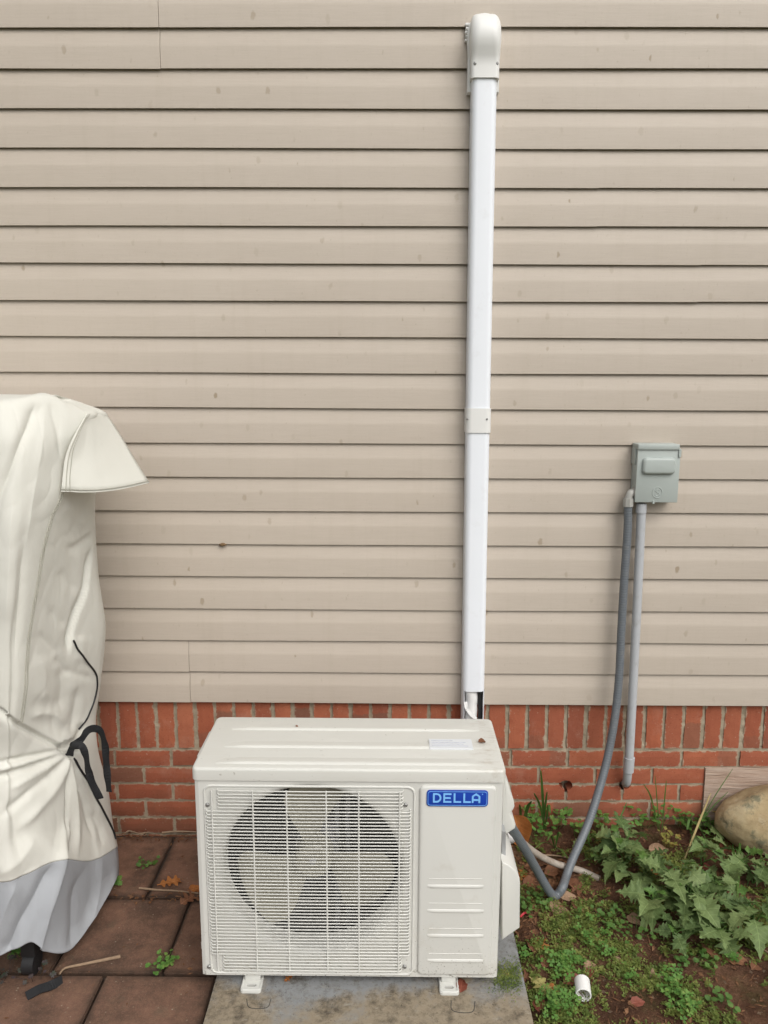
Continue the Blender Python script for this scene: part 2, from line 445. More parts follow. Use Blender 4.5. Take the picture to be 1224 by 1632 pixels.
def mat_cloth(name, a, b, weave=0.12):
    t = NT(name); co = t.co()
    c = t.mix(t.noise(co, 5, 5, 0.6), a, b)
    st = t.bw(t.noise(co, 9, 7, 0.72), 0.60, 0.82)
    c = t.mix(t.math('MULTIPLY', st, 0.22), c, tuple(x*0.62 for x in a))
    nm = t.bump(t.noise(co, 700, 2), weave, 0.0006)
    wv = t.new('ShaderNodeTexWave', Scale=260.0, Distortion=0.0); wv.bands_direction = 'Z'; t.l.new(co, wv.inputs['Vector'])
    nm = t.bump(wv.outputs['Fac'], 0.12, 0.0005, nm)
    nm = t.bump(t.noise(t.co(scale=(1, 1, 0.6)), 30, 6, 0.66), 0.22, 0.005, nm)
    return t.fin(c, 0.62, nm, 0.35)

def mat_leaf(name, a, b, rough=0.5, trans=0.3, vein=0.35, spots=0.0):
    t = NT(name); co = t.co()
    oi = t.new('ShaderNodeObjectInfo'); r = oi.outputs['Random']
    c = t.mix(r, a, b)
    c = t.mix(t.math('MULTIPLY', t.bw(t.noise(co, 45, 4), 0.35, 0.7), 0.4), c, tuple(x*0.62 for x in a))
    p = t.sep(co)
    ay = t.math('ABSOLUTE', p[1])
    mid = t.ramp(t.math('MULTIPLY', ay, 100.0), [(0.05, (1, 1, 1)), (0.16, (0, 0, 0))])
    lat = t.math('ABSOLUTE', t.math('SUBTRACT', t.math('FRACT', t.math('MULTIPLY', t.math('SUBTRACT', p[0], t.math('MULTIPLY', ay, 0.8)), 62.0)), 0.5))
    latm = t.ramp(lat, [(0.0, (1, 1, 1)), (0.10, (0, 0, 0))])
    ve = t.math('MAXIMUM', mid, t.math('MULTIPLY', latm, 0.6))
    c = t.mix(t.math('MULTIPLY', ve, vein), c, tuple(min(1, x*1.9+0.02) for x in b))
    if spots:
        s = t.bw(t.noise(co, 120, 3), 0.62, 0.70)
        c = t.mix(t.math('MULTIPLY', s, spots), c, (0.05, 0.03, 0.015))
    nm = t.bump(t.math('ADD', t.noise(co, 90, 4), t.math('MULTIPLY', ve, -0.5)), 0.5, 0.002)
    t.fin(c, rough, nm, 0.4)
    tr = t.new('ShaderNodeBsdfTranslucent'); t.l.new(c, tr.inputs['Color'])
    ms = t.new('ShaderNodeMixShader'); ms.inputs[0].default_value = trans
    t.l.new(t.b.outputs[0], ms.inputs[1]); t.l.new(tr.outputs[0], ms.inputs[2]); t.l.new(ms.outputs[0], t.out.inputs['Surface'])
    return t.m

def mat_foliage_stuff(name, stops, scale=26):
    t = NT(name); co = t.co()
    c = t.ramp(t.noise(co, scale, 3, 0.7), stops)
    t.fin(c, 0.55, None, 0.35)
    tr = t.new('ShaderNodeBsdfTranslucent'); t.l.new(c, tr.inputs['Color'])
    ms = t.new('ShaderNodeMixShader'); ms.inputs[0].default_value = 0.25
    t.l.new(t.b.outputs[0], ms.inputs[1]); t.l.new(tr.outputs[0], ms.inputs[2]); t.l.new(ms.outputs[0], t.out.inputs['Surface'])
    return t.m

def mat_rock():
    t = NT('boulder_stone'); co = t.co()
    c = t.ramp(t.noise(co, 7, 8, 0.68), [(0.3, (0.24, 0.17, 0.09)), (0.5, (0.39, 0.305, 0.175)), (0.7, (0.52, 0.445, 0.29))])
    g = t.bw(t.noise(t.co(scale=(1, 1, 0.8)), 9.5, 6, 0.7), 0.54, 0.62)
    c = t.mix(t.math('MULTIPLY', g, 0.75), c, (0.115, 0.125, 0.085))
    w = t.bw(t.noise(co, 22, 6, 0.72), 0.58, 0.70)
    c = t.mix(t.math('MULTIPLY', w, 0.5), c, (0.50, 0.44, 0.31))
    d = t.bw(t.noise(co, 80, 5, 0.7), 0.60, 0.72)
    c = t.mix(t.math('MULTIPLY', d, 0.6), c, (0.09, 0.06, 0.03))
    nm = t.bump(t.noise(co, 35, 8, 0.7), 0.6, 0.006)
    return t.fin(c, 0.85, nm, 0.25)

def mat_timber():
    t = NT('weathered_timber'); co = t.co()
    g = t.noise(t.co(scale=(2.2, 30, 30)), 3.5, 8, 0.7)
    c = t.ramp(g, [(0.3, (0.22, 0.145, 0.105)), (0.45, (0.40, 0.295, 0.23)), (0.7, (0.50, 0.40, 0.33))])
    k = t.bw(t.noise(t.co(scale=(1.2, 46, 46)), 3.0, 6, 0.75), 0.60, 0.66)
    c = t.mix(t.math('MULTIPLY', k, 0.8), c, (0.04, 0.026, 0.018))
    nm = t.bump(g, 1.0, 0.006)
    return t.fin(c, 0.9, nm, 0.15)

SIDING = mat_siding(); BRICK = mat_brick(); MORTAR = mat_mortar(); PAVER = mat_paver(); SOIL = mat_soil(); PAD = mat_pad()
UNIT = mat_unit(); UNITC = mat_unit('clean_painted_steel', False); LID = mat_lid()
PLAST = plain('white_pvc', (0.79, 0.82, 0.865), 0.35, 0.03, 5, spec=0.5, dirt=((0.45, 0.42, 0.38), 0.18, 14))
PLASTW = plain('cream_pvc', (0.73, 0.73, 0.71), 0.4, 0.03, 8)
SCREW = plain('zinc_screw', (0.32, 0.32, 0.31), 0.4, 0.2, 80, metal=0.7)
DARK = plain('black_rubber', (0.012, 0.012, 0.013), 0.6, 0.2, 60)
WEB = plain('black_webbing', (0.007, 0.0075, 0.009), 0.8, 0.3, 90, bump=0.5, bscale=600)
GREYBOX = plain('grey_enamel', (0.385, 0.425, 0.405), 0.45, 0.05, 14, bump=0.06, bscale=300)
CONDUIT = plain('grey_pvc', (0.42, 0.435, 0.455), 0.5, 0.06, 20, dirt=((0.22, 0.19, 0.16), 0.3, 25))
FLEX = plain('grey_flex', (0.125, 0.14, 0.155), 0.42, 0.12, 30, dirt=((0.25, 0.24, 0.22), 0.35, 40))
FITTING = plain('grey_fitting', (0.36, 0.355, 0.33), 0.5, 0.08, 30)
DRAIN = plain('drain_hose_vinyl', (0.38, 0.335, 0.285), 0.55, 0.15, 30, dirt=((0.16, 0.10, 0.06), 0.6, 30))
CLOTH = mat_cloth('cream_polyester', (0.61, 0.605, 0.545), (0.66, 0.652, 0.595))
GREYCLOTH = mat_cloth('grey_polyester', (0.31, 0.325, 0.345), (0.36, 0.375, 0.395))
STITCH = plain('stitch_thread', (0.40, 0.39, 0.33), 0.8)
BLADE = plain('fan_plastic', (0.30, 0.285, 0.225), 0.45, 0.08, 20)
COIL = plain('coil_fins', (0.13, 0.135, 0.13), 0.5, 0.3, 60)
ALU = plain('bare_aluminium', (0.42, 0.43, 0.44), 0.4, 0.15, 30, metal=0.5)
BLUE = plain('badge_blue', (0.010, 0.050, 0.36), 0.3, 0.03, 10)
LBLUE = plain('badge_pale_blue', (0.22, 0.52, 0.92), 0.35, 0.02, 10)
STICKER = plain('white_sticker', (0.64, 0.66, 0.68), 0.45, 0.02, 10)
PRINT = plain('grey_print', (0.45, 0.47, 0.54), 0.5, 0.3, 120)
TAPE = plain('white_tape', (0.78, 0.78, 0.77), 0.35, 0.05, 30, bump=0.5, bscale=60)
GROOVE = plain('groove_dark_grey', (0.06, 0.055, 0.048), 0.9)
ROCK = mat_rock(); TIMBER = mat_timber()
PIPE = plain('white_pipe', (0.78, 0.78, 0.76), 0.35, 0.03, 20, dirt=((0.35, 0.25, 0.17), 0.25, 30))
TWIG = plain('twig_bark', (0.26, 0.18, 0.115), 0.9, 0.35, 60, bump=0.6, bscale=150)
STRAW = plain('dry_straw', (0.36, 0.28, 0.12), 0.8, 0.2, 40)
MUD = plain('dried_mud', (0.16, 0.10, 0.05), 0.95, 0.3, 80, bump=0.8, bscale=200)
GREEN = mat_leaf('weed_leaf', (0.095, 0.160, 0.050), (0.185, 0.255, 0.090), 0.62, 0.28, 0.42, 0.12)
GREEN2 = mat_leaf('young_leaf', (0.09, 0.19, 0.035), (0.14, 0.25, 0.06), 0.5, 0.3, 0.2)
CLOVER = mat_foliage_stuff('clover_leaf', [(0.3, (0.065, 0.165, 0.030)), (0.5, (0.110, 0.235, 0.045)), (0.62, (0.18, 0.29, 0.065)), (0.75, (0.30, 0.29, 0.09))], 40)
COVER = mat_foliage_stuff('creeping_leaf', [(0.28, (0.06, 0.090, 0.018)), (0.45, (0.125, 0.175, 0.036)), (0.60, (0.205, 0.24, 0.058)), (0.75, (0.30, 0.25, 0.09))], 30)
YELLOWG = mat_foliage_stuff('yellowing_leaf', [(0.3, (0.12, 0.15, 0.03)), (0.5, (0.26, 0.26, 0.06)), (0.7, (0.34, 0.18, 0.06))], 60)
GRASS = mat_foliage_stuff('grass_blade', [(0.3, (0.055, 0.13, 0.025)), (0.6, (0.10, 0.19, 0.04)), (0.8, (0.22, 0.24, 0.07))], 20)
PURPLE = mat_foliage_stuff('purple_leaf', [(0.35, (0.05, 0.07, 0.045)), (0.6, (0.075, 0.05, 0.06)), (0.8, (0.10, 0.12, 0.07))], 50)
ORANGE = mat_leaf('orange_dead_leaf', (0.36, 0.125, 0.03), (0.42, 0.17, 0.05), 0.7, 0.2, 0.25, 0.5)
BROWN = mat_leaf('brown_dead_leaf', (0.16, 0.065, 0.032), (0.26, 0.12, 0.06), 0.75, 0.15, 0.3, 0.5)
TAN = mat_leaf('tan_dead_leaf', (0.30, 0.19, 0.115), (0.36, 0.235, 0.15), 0.75, 0.15, 0.3, 0.4)
RED = mat_leaf('red_dead_leaf', (0.21, 0.058, 0.035), (0.26, 0.08, 0.05), 0.6, 0.15, 0.25, 0.3)

# ------------------------------------------------------------------ ground
def soil_z(x, y):
    bed = smooth(0.30, 0.42, x)
    if x > 6 or y < -4: bed = 1.0
    z = 0.012 + 0.03*smooth(-0.55, -0.05, y)*smooth(0.2, 0.7, x)
    z += 0.012*nz(x, y, 3.1, 3.2) + 0.007*nz(x, y, 7.7, 11) + 0.0035*nz(x, y, 1.2, 33)
    return bed*z + (1-bed)*(-0.045)
def G(px, py):
    z = 0.02
    for _ in range(6):
        p = oz(px, py, z); z = soil_z(p.x, p.y)
    return oz(px, py, z)
def axis(fine0, fine1, step, far):
    a = list(np.arange(fine0, fine1+1e-6, step)); d = step*2; lo = fine0; hi = fine1; L = []; H = []
    while lo > -far:
        lo -= d; L.append(lo); hi += d; H.append(hi); d *= 1.5
    return sorted(L)+a+H
xs = axis(0.2, 1.75, 0.012, 120); ys = axis(-1.15, 0.06, 0.012, 120)
m = MB()
vs = [(x, y, soil_z(x, y)) for x in xs for y in ys]
ny = len(ys)
m.add(vs, [(i*ny+j, (i+1)*ny+j, (i+1)*ny+j+1, i*ny+j+1) for i in range(len(xs)-1) for j in range(ny-1)], True)
tag(m.build('ground', SOIL), 'bare reddish soil bed and yard beside the house', None, None, 'structure')

# patio: bedding sheet with every paver its own object
m = MB(); m.box(-2.65, -0.462, -2.3, 0.015, -0.06, -0.016); m.box(-0.458, -0.17, -0.38, 0.014, -0.06, -0.016)
patio = m.build('patio', plain('joint_sand', (0.035, 0.024, 0.017), 0.95, 0.3, 50, bump=0.7, bscale=150), None, (-1.2, -0.6, 0))
tag(patio, 'patio of reddish brown square pavers', None, None, 'structure')
def paver_mesh(w, d, seed):
    rnd = random.Random(seed); bm = bmesh.new()
    bmesh.ops.create_cube(bm, size=1.0)
    for v in bm.verts: v.co = Vector((v.co.x*w, v.co.y*d, v.co.z*0.044-0.022))
    bmesh.ops.bevel(bm, geom=list(bm.edges), offset=0.0035, segments=2, affect='EDGES')
    for v in bm.verts: v.co += Vector((rnd.uniform(-.0015, .0015), rnd.uniform(-.0015, .0015), rnd.uniform(-.0008, .0008)))
    me = bpy.data.meshes.new('paver'); bm.to_mesh(me); bm.free(); me.materials.append(PAVER); return me
PV = [paver_mesh(0.3045, 0.3075, k) for k in range(4)]
row_y = [-0.030-0.155, -0.345-0.158, -0.663-0.158, -0.979-0.158, -1.295-0.158, -1.611-0.158, -1.927-.158]
joint = [-0.775, -0.632, -0.787, -0.632, -0.787, -0.632, -0.787]
k = 0
for ri, (yy, jx) in enumerate(zip(row_y, joint)):
    xx = jx+0.1555+0.311*2
    while xx > -2.5:
        x0, x1 = xx-0.1505, xx+0.1505
        lim = -0.466 if yy < -0.35 else -0.18
        if x0 < lim-0.03:
            if ri == 0:
                me = paver_mesh(min(x1, lim)-x0, 0.330, 90+k); cx = (x0+min(x1, lim))/2
            elif x1 > lim:
                me = paver_mesh(lim-x0, 0.303, 90+k); cx = (x0+lim)/2
            else: me = PV[k % 4]; cx = xx
            o = bpy.data.objects.new('paver', me); COL.objects.link(o); o.parent = patio
            o.location = Vector((cx, yy+(0.0135 if ri == 0 else 0), random.uniform(-.003, .003)))-patio.location
            o.rotation_euler = (random.uniform(-.008, .008), random.uniform(-.008, .008), random.uniform(-.006, .006))
        xx -= 0.311; k += 1

# ------------------------------------------------------------------ house wall
house = empty('house_wall', (0, 0.02, 0), 'house wall of beige clapboard siding on a red brick base', 'wall')
PITCH_Z = 0.1143; Z0 = 0.514
m = MB(); m.box(-3.3, 3.3, 0.0165, 0.16, Z0+0.02, Z0+PITCH_Z*27)
siding = m.build('siding', SIDING, house)
prof = [(0.0150, 0.0085), (0.0026, 0.0085), (0.0024, 0.0006), (0.0006, 0.0), (0.0, 0.0008), (0.0001, 0.006), (0.0012, 0.060), (0.0018, 0.0660), (0.0028, 0.0710), (0.0040, 0.0765), (0.0098, PITCH_Z-0.004), (0.0150, PITCH_Z+0.012)]
seams = {0: oy(303, 1090, 0).x, 12: oy(1114, 455, 0).x, 14: oy(953, 335, 0).x, 18: oy(255, 75, 0).x}
seams[1] = seams[0]; seams[13] = seams[12]+.001; seams[15] = seams[14]; seams[19] = seams[18]
far_seams = [2.1, -1.9, 2.5, -2.4, 1.8, -2.15]
for i in range(27):
    zb = Z0+PITCH_Z*i
    cuts = [-3.3, 3.3]
    if i in seams: cuts = [-3.3, seams[i], 3.3]
    else: cuts = sorted([-3.3, far_seams[(i//2) % 6], 3.3])
    for s in range(len(cuts)-1):
        a, b = cuts[s], cuts[s+1]
        lower = (i in seams and s == 0)
        n = max(3, int((b-a)/0.09)); vs = []; fs = []
        for q in range(n+1):
            x = a+(b-a)*q/n
            if q == n and s < len(cuts)-2: x = b-(0.0012 if i in (0, 1, 18, 19) else 0.0002)
            e = 0.0010*nz(x, i*3.7, s*5.0, 1.3)+0.0028*nz(x, i*1.7, 3.0, 0.6)
            yo = 0.0007*nz(x, i*9.1, 4.0+s, 2.2) + (-0.0011 if lower else 0.0)
            zo = e - (0.0012 if lower else 0)
            for (py_, pz) in prof:
                vs.append((x, py_+yo, zb+pz+zo*(1 if pz < .05 else 1)))
        L = len(prof)
        for q in range(n):
            for r_ in range(L-1): fs.append((q*L+r_, (q+1)*L+r_, (q+1)*L+r_+1, q*L+r_+1))
        fs.append(tuple(range(L))); fs.append(tuple(range(n*L, n*L+L))[::-1])
        mm = MB(); mm.add(vs, fs); mm.build('siding_board', SIDING, siding, angle=30)

# brick base: mortar body, every brick an object
TILT = 0.0072
def bz(x, z): return z + TILT*x
FY = 0.020                                              # face of the bricks
hole1 = oy(902, 1252, FY); hole2 = oy(996, 1251, FY)
m = MB()
mx = [-2.6]+list(np.arange(-1.35, 0.55, 0.02))+list(np.arange(0.55, 0.95, 0.006))+list(np.arange(0.95, 2.61, 0.02))
mz = list(np.arange(-0.09, 0.561, 0.0055))
vs = [(x, FY+0.0052+0.003*nz(x, z, 2.2, 45)+0.002*nz(x, z, 6.2, 130), z) for x in mx for z in mz]
L = len(mz)
m.add(vs, [(i*L+j, (i+1)*L+j, (i+1)*L+j+1, i*L+j+1) for i in range(len(mx)-1) for j in range(L-1)
           if not any((((mx[i]+mx[i+1])/2-h.x)**2+((mz[j]+mz[j+1])/2-h.z)**2)**.5 < rr for h, rr in ((hole1, 0.026), (hole2, 0.023)))], True)
m.box(-2.6, 2.6, FY+0.052, 0.17, -0.09, 0.56)
found = m.build('brick_foundation', MORTAR, house)
def cutter(h, r):
    bm = bmesh.new()
    bmesh.ops.create_cone(bm, cap_ends=True, segments=18, radius1=r, radius2=r, depth=0.3)
    bmesh.ops.rotate(bm, verts=list(bm.verts), cent=(0, 0, 0), matrix=Matrix.Rotation(math.pi/2, 3, 'X'))
    for v in bm.verts:
        rr = 1+0.10*nz(v.co.x*60, v.co.z*60, 5.0)
        v.co = Vector((v.co.x*rr*1.12+h.x, v.co.y+h.y, v.co.z*rr*0.92+h.z))
    me = bpy.data.meshes.new('hole'); bm.to_mesh(me); bm.free()
    return bpy.data.objects.new('hole', me)
cut1 = cutter(hole1, 0.0215); cut2 = cutter(hole2, 0.0195)
for c_ in (cut1, cut2): COL.objects.link(c_)
def brick(cx, cz, lx, lz, rot, seed, proud):
    rnd = random.Random(seed); bm = bmesh.new()
    bmesh.ops.create_grid(bm, x_segments=6, y_segments=3, size=0.5)
    for v in bm.verts:
        x, z = v.co.x, v.co.y
        ex, ez = abs(abs(x)-.5) < 1e-4, abs(abs(z)-.5) < 1e-4
        j = 0.0011
        y = -0.0001 if not (ex or ez) else 0.0016
        v.co = Vector((x*lx+(rnd.uniform(-j, j) if ez or ex else 0), y+rnd.uniform(-.0005, .0005), z*lz+(rnd.uniform(-j, j)*1.3 if ez or ex else 0)))
    edge = [e for e in bm.edges if e.is_boundary]
    r_ = bmesh.ops.extrude_edge_only(bm, edges=edge)
    for g in r_['geom']:
        if isinstance(g, bmesh.types.BMVert): g.co.y += 0.05
    be = [e for e in bm.edges if e.is_boundary]
    bmesh.ops.contextual_create(bm, geom=be)
    bmesh.ops.recalc_face_normals(bm, faces=list(bm.faces))
    me = bpy.data.meshes.new('brick'); bm.to_mesh(me); bm.free(); me.materials.append(BRICK)
    o = bpy.data.objects.new('brick', me); COL.objects.link(o); o.parent = found
    o.rotation_euler = (0, rot-TILT, rnd.uniform(-.004, .004))
    o.location = Vector((cx, FY+proud, bz(cx, cz)))-wloc(found)
    world_c = Vector((cx, FY, bz(cx, cz)))
    for h, c_ in ((hole1, cut1), (hole2, cut2)):
        if abs(h.x-world_c.x) < lx/2+0.03 and abs(h.z-world_c.z) < lz/2+0.03:
            md = o.modifiers.new('b', 'BOOLEAN'); md.object = c_; md.operation = 'DIFFERENCE'; md.solver = 'EXACT'
            bpy.context.view_layer.update()
            dg = bpy.context.evaluated_depsgraph_get()
            o.data = bpy.data.meshes.new_from_object(o.evaluated_get(dg)); o.modifiers.clear()
    return o
SEED = 0
SP = 0.0695
TOPM = 0.3285
x = 0.978-SP*0.5-SP*50
while x < 2.55:                                          # soldier course
    SEED += 1
    if x > -2.5: brick(x+random.uniform(-.002, .002), TOPM+0.007+0.0965, 0.193, 0.057+random.uniform(-.002, .002), math.pi/2+random.uniform(-.012, .012), SEED, random.uniform(-.0015, .0015))
    x += SP
for c in range(6):                                       # stretcher courses
    zc = TOPM-0.0333-0.0665*c
    x = 0.438+0.2035*0.5+(0.1017 if c % 2 else 0)-0.2035*14
    while x < 2.5:
        SEED += 1; lx = 0.193; cx = x
        lim = 1.1345
        if c in (1, 2, 3, 4, 5) and x+lx/2 > lim and x < 2.6:
            if x-lx/2 > lim-0.02: x += 0.2035; continue
            x1 = lim; x0 = x-lx/2; lx = x1-x0; cx = (x0+x1)/2
        if lx > 0.02 and cx > -2.45: brick(cx, zc+random.uniform(-.0012, .0012), lx, 0.0565, random.uniform(-.004, .004), SEED, random.uniform(-.0015, .0015))
        x += 0.2035
for c_ in (cut1, cut2): bpy.data.objects.remove(c_, do_unlink=True)

# weathered timber let into the foundation
tb = MB()
tx0, tx1 = 1.1355, 2.5; n = 50; vs = []; fs = []
zl0, zl1 = 0.0, 0.262
rows_t = 9
for q in range(n+1):
    x = tx0+(tx1-tx0)*q/n
    ring = []
    for k in range(rows_t):
        z = zl0+(zl1-zl0)*k/(rows_t-1)
        ring.append((x, 0.013+0.005*nz(x*2, z*30, 1.0)+(0.003 if k in (0, rows_t-1) else 0), bz(x, z)+0.002*nz(x, z, 9, 8)))
    ring.append((x, 0.10, bz(x, zl1))); ring.append((x, 0.10, bz(x, zl0)))
    vs += ring
L = rows_t+2
for q in range(n):
    for k in range(L): fs.append((q*L+k, (q+1)*L+k, (q+1)*L+(k+1) % L, q*L+(k+1) % L))
fs.append(tuple(range(L))); fs.append(tuple(range(n*L, n*L+L))[::-1])
tb.add(vs, fs, True)
tag(tb.build('timber_beam', TIMBER, None, (1.8, 0.05, 0.0), angle=40), 'weathered grey brown timber set against the bricks behind the boulder', 'timber')

# dab of mud under a siding lap
p = oy(355, 868, -0.001); m = MB()
bm = bmesh.new(); bmesh.ops.create_icosphere(bm, subdivisions=3, radius=1)
for v in bm.verts:
    d = 1+0.35*nz(v.co.x, v.co.y, v.co.z, 2.2)
    v.co = Vector((v.co.x*0.012*d, v.co.y*0.006*d, v.co.z*0.0055*d))+p
m.bm(bm, True)
tag(m.build('mud_dab', MUD, None, p), 'small brown dab of dried mud stuck under a siding lap', 'mud dab')

# ------------------------------------------------------------------ line set cover on the wall
top_c = oy(773, 128, -0.062); bot_c = oy(754.3, 1150, -0.062)
wtop = (oy(794, 200, -0.062)-oy(751.5, 200, -0.062)).x
def duct_x(z):
    t = (z-bot_c.z)/(top_c.z-bot_c.z); return bot_c.x+(top_c.x-bot_c.x)*t
lsc = empty('line_set_cover', (duct_x(0.5), 0.0, 0.40), 'tall white plastic duct running up the siding above the air conditioner', 'duct')
W = 0.0755
def chan(w, d, r=0.019, n=7):
    """channel outline (x offset, y) from back left round the front to back right"""
    out = [(-w/2, 0.0)]
    for k in range(n+1):
        a = math.radians(180+90*k/n); out.append((-w/2+r+r*math.cos(a), -d+r+r*math.sin(a)))
    for k in range(n+1):
        a = math.radians(270+90*k/n); out.append((w/2-r+r*math.cos(a), -d+r+r*math.sin(a)))
    out.append((w/2, 0.0)); return out
def duct_seg(z0, z1, w, d, name, mat, ns=8, thick=0.002):
    m = MB(); o = chan(w, d); n = len(o)
    i_ = chan(w-2*thick, d-thick)
    vs = []; fs = []
    for q in range(ns+1):
        z = z0+(z1-z0)*q/ns; cx = duct_x(z)
        vs += [(cx+a, b, z) for a, b in o]; vs += [(cx+a, b, z) for a, b in i_]
    for q in range(ns):
        for k in range(n-1):
            A = q*2*n; B = (q+1)*2*n
            fs.append((A+k, A+k+1, B+k+1, B+k)); fs.append((A+n+k, B+n+k, B+n+k+1, A+n+k+1))
    for A in (0, ns*2*n):
        for k in range(n-1): fs.append((A+k, A+k+1, A+n+k+1, A+n+k))
    m.add(vs, fs, True)
    return m, o
zcap = oy(773, 124, -0.062).z; zc1 = oy(760, 690, -0.066).z; zc2 = oy(760, 651, -0.066).z
zcut = oy(755, 1103, -0.062).z; zend = 0.40
m, _ = duct_seg(zc2-0.01, zcap+0.02, W, 0.060, 'duct', PLAST); m.build('duct', PLAST, lsc, angle=40)
# lower duct: whole channel down to the cut, then only the two side strips go on
m, _ = duct_seg(zcut, zc1+0.01, W, 0.060, 'duct', PLAST)
for s in (-1, 1):
    q = 0.0060 if s < 0 else 0.0045
    vs = []; fs = []; steps = 8
    for k in range(steps+1):
        z = zcut+(zend-zcut)*k/steps; cx = duct_x(z)
        wob = 0.0022*math.sin(k*1.7+s)*(k > 0) if s < 0 else 0.001*math.sin(k)*(k > 0)
        vs += [(cx+s*W/2, 0.0, z), (cx+s*(W/2), -0.048, z), (cx+s*(W/2-0.004), -0.058, z), (cx+s*(W/2-q-abs(wob)), -0.060, z),
               (cx+s*(W/2-q-abs(wob)), -0.058, z), (cx+s*(W/2-0.0055), -0.055, z), (cx+s*(W/2-0.002), -0.047, z), (cx+s*(W/2-0.002), 0.0, z)]
    for k in range(steps):
        for j in range(8): fs.append((k*8+j, (k+1)*8+j, (k+1)*8+(j+1) % 8, k*8+(j+1) % 8))
    m.add(vs, fs, True)
m.build('duct', PLAST, lsc, angle=40)
m, _ = duct_seg(zc1, zc2, W+0.006, 0.064, 'coupling', PLASTW, 2, 0.0025)
cp = m.build('coupling', PLASTW, lsc, angle=40)
def screw(p, d, r, parent, mat=SCREW, name='screw'):
    m = MB(); d = Vector(d).normalized(); p = Vector(p)
    m.tube([p-d*0.002, p+d*0.0012, p+d*0.0022], [r, r, r*0.55], 12)
    a = d.orthogonal().normalized(); b = d.cross(a)
    m.build(name, mat, parent)
for pxx in (744.5, 776.0):
    p = oy(pxx, 668, -0.0635); screw(p, (0.35*(1 if pxx > 760 else -1), -1, 0), 0.0034, cp)
# wall cap: channel swept out of the wall and down
cxm = duct_x(zcap+0.1)
m = MB(); vs = []; fs = []
ztop = oy(772, 16, -0.05).z; zb_ = zcap
path = []                                               # (z of section front line, depth) -> section planes
R = 0.068
secs = []
for k in range(3): secs.append(('v', zb_+(ztop-R-0.02-zb_)*k/3))
nsec = 10
prof_o = chan(W+0.009, 1.0, 0.02, 6)
def capsec(w, d, z, tilt, rad):
    o = chan(w, d, rad, 6); out = []
    for a, b in o:
        out.append((cxm+a, b*math.cos(tilt), z-b*math.sin(tilt)*1.0))
    return out
wc = W+0.010; hgt = ztop-zb_
rings = []
for z, d, w, rd in ((0.0, 0.066, wc, .013), (0.030, 0.066, wc, .013), (0.045, 0.067, wc, .014), (0.058, 0.071, wc+.001, .018), (0.075, 0.079, wc+.004, .022),
                    (0.095, 0.086, wc+.007, .026), (0.115, 0.087, wc+.007, .028), (0.135, 0.083, wc+.005, .029), (0.152, 0.074, wc+.001, .028), (0.165, 0.061, wc-.006, .024), (0.174, 0.046, wc-.014, .018), (0.180, 0.028, wc-.022, .010), (0.182, 0.008, wc-.026, .003)):
    zz = zb_+z/0.182*hgt
    dx = duct_x(zz)
    rings.append([(dx+a, b, zz) for a, b in chan(w, d, min(rd, d*0.45), 6)])
n = len(rings[0])
for r_ in rings: vs += r_
for q in range(len(rings)-1):
    for k in range(n-1): fs.append((q*n+k, q*n+k+1, (q+1)*n+k+1, (q+1)*n+k))
fs.append(tuple(range((len(rings)-1)*n, len(rings)*n)))
fs.append(tuple(range(n))[::-1])
m.add(vs, fs, True)
# flange on the wall, showing as a thin lip down the left side and round the crown
out = []
zt = ztop+0.003; fl_w = wc+0.018
for k in range(13):
    a = math.pi*k/12; out.append((duct_x(zt)+math.cos(a)*fl_w/2, zt-0.06+math.sin(a)*0.06))
out += [(duct_x(zb_)-fl_w/2+0.004, zb_+0.075), (duct_x(zb_)-wc/2-0.006, zb_+0.06), (duct_x(zb_)-wc/2-0.006, zb_-0.028), (duct_x(zb_)+wc/2+0.004, zb_-0.028), (duct_x(zb_)+wc/2+0.004, zb_+0.06), (duct_x(zb_)+fl_w/2-0.004, zb_+0.075)]
capo = m.build('wall_cap', PLASTW, lsc, angle=50)
m = MB(); m.prism(out, -0.028, 0.0, 'y', 0.003); m.build('flange', PLASTW, capo, angle=40)
m = MB(); p = oy(744, 50, -0.006)
for k in range(5): m.bbox(p.x-0.006+0.002*(k % 2), p.x+0.016, -0.012, 0.0, p.z-0.03+0.011*k, p.z-0.022+0.011*k, 0.002)
m.build('sealant', PLASTW, capo)
for (pxx, pyy, yy, dx) in ((757, 101, -0.066, -0.5), (792.5, 101, -0.064, 0.5), (793, 60, -0.078, 0.8)):
    screw(oy(pxx, pyy, yy), (dx, -1, 0), 0.0045, capo)
# what hangs in the torn end of the duct
m = MB(); rings = []
cx0 = duct_x(zend)
N = 16; S = 18; vs = []; fs = []
for q in range(S+1):
    t = q/S; z = zcut+0.02-(zcut+0.02-0.36)*t
    for k in range(N):
        a = 2*math.pi*k/N
        r = 0.020*(1+0.22*nz(math.cos(a)*1.3, math.sin(a)*1.3, t*7)+0.12*nz(math.cos(a)*3, math.sin(a)*3, t*16+4))
        vs.append((cx0-0.008+r*1.05*math.cos(a)+0.003*math.sin(t*5), -0.034+r*math.sin(a), z))
for q in range(S):
    for k in range(N): fs.append((q*N+k, q*N+(k+1) % N, (q+1)*N+(k+1) % N, (q+1)*N+k))
m.add(vs, fs, True); m.build('taped_pipe', TAPE, lsc)
m = MB(); m.tube(catmull([(cx0+0.024, -0.036, zcut+0.03), (cx0+0.0245, -0.040, zcut-0.03), (cx0+0.026, -0.042, zcut-0.07), (cx0+0.024, -0.036, 0.36)], 5), 0.0085, 12); m.build('insulated_pipe', DARK, lsc)
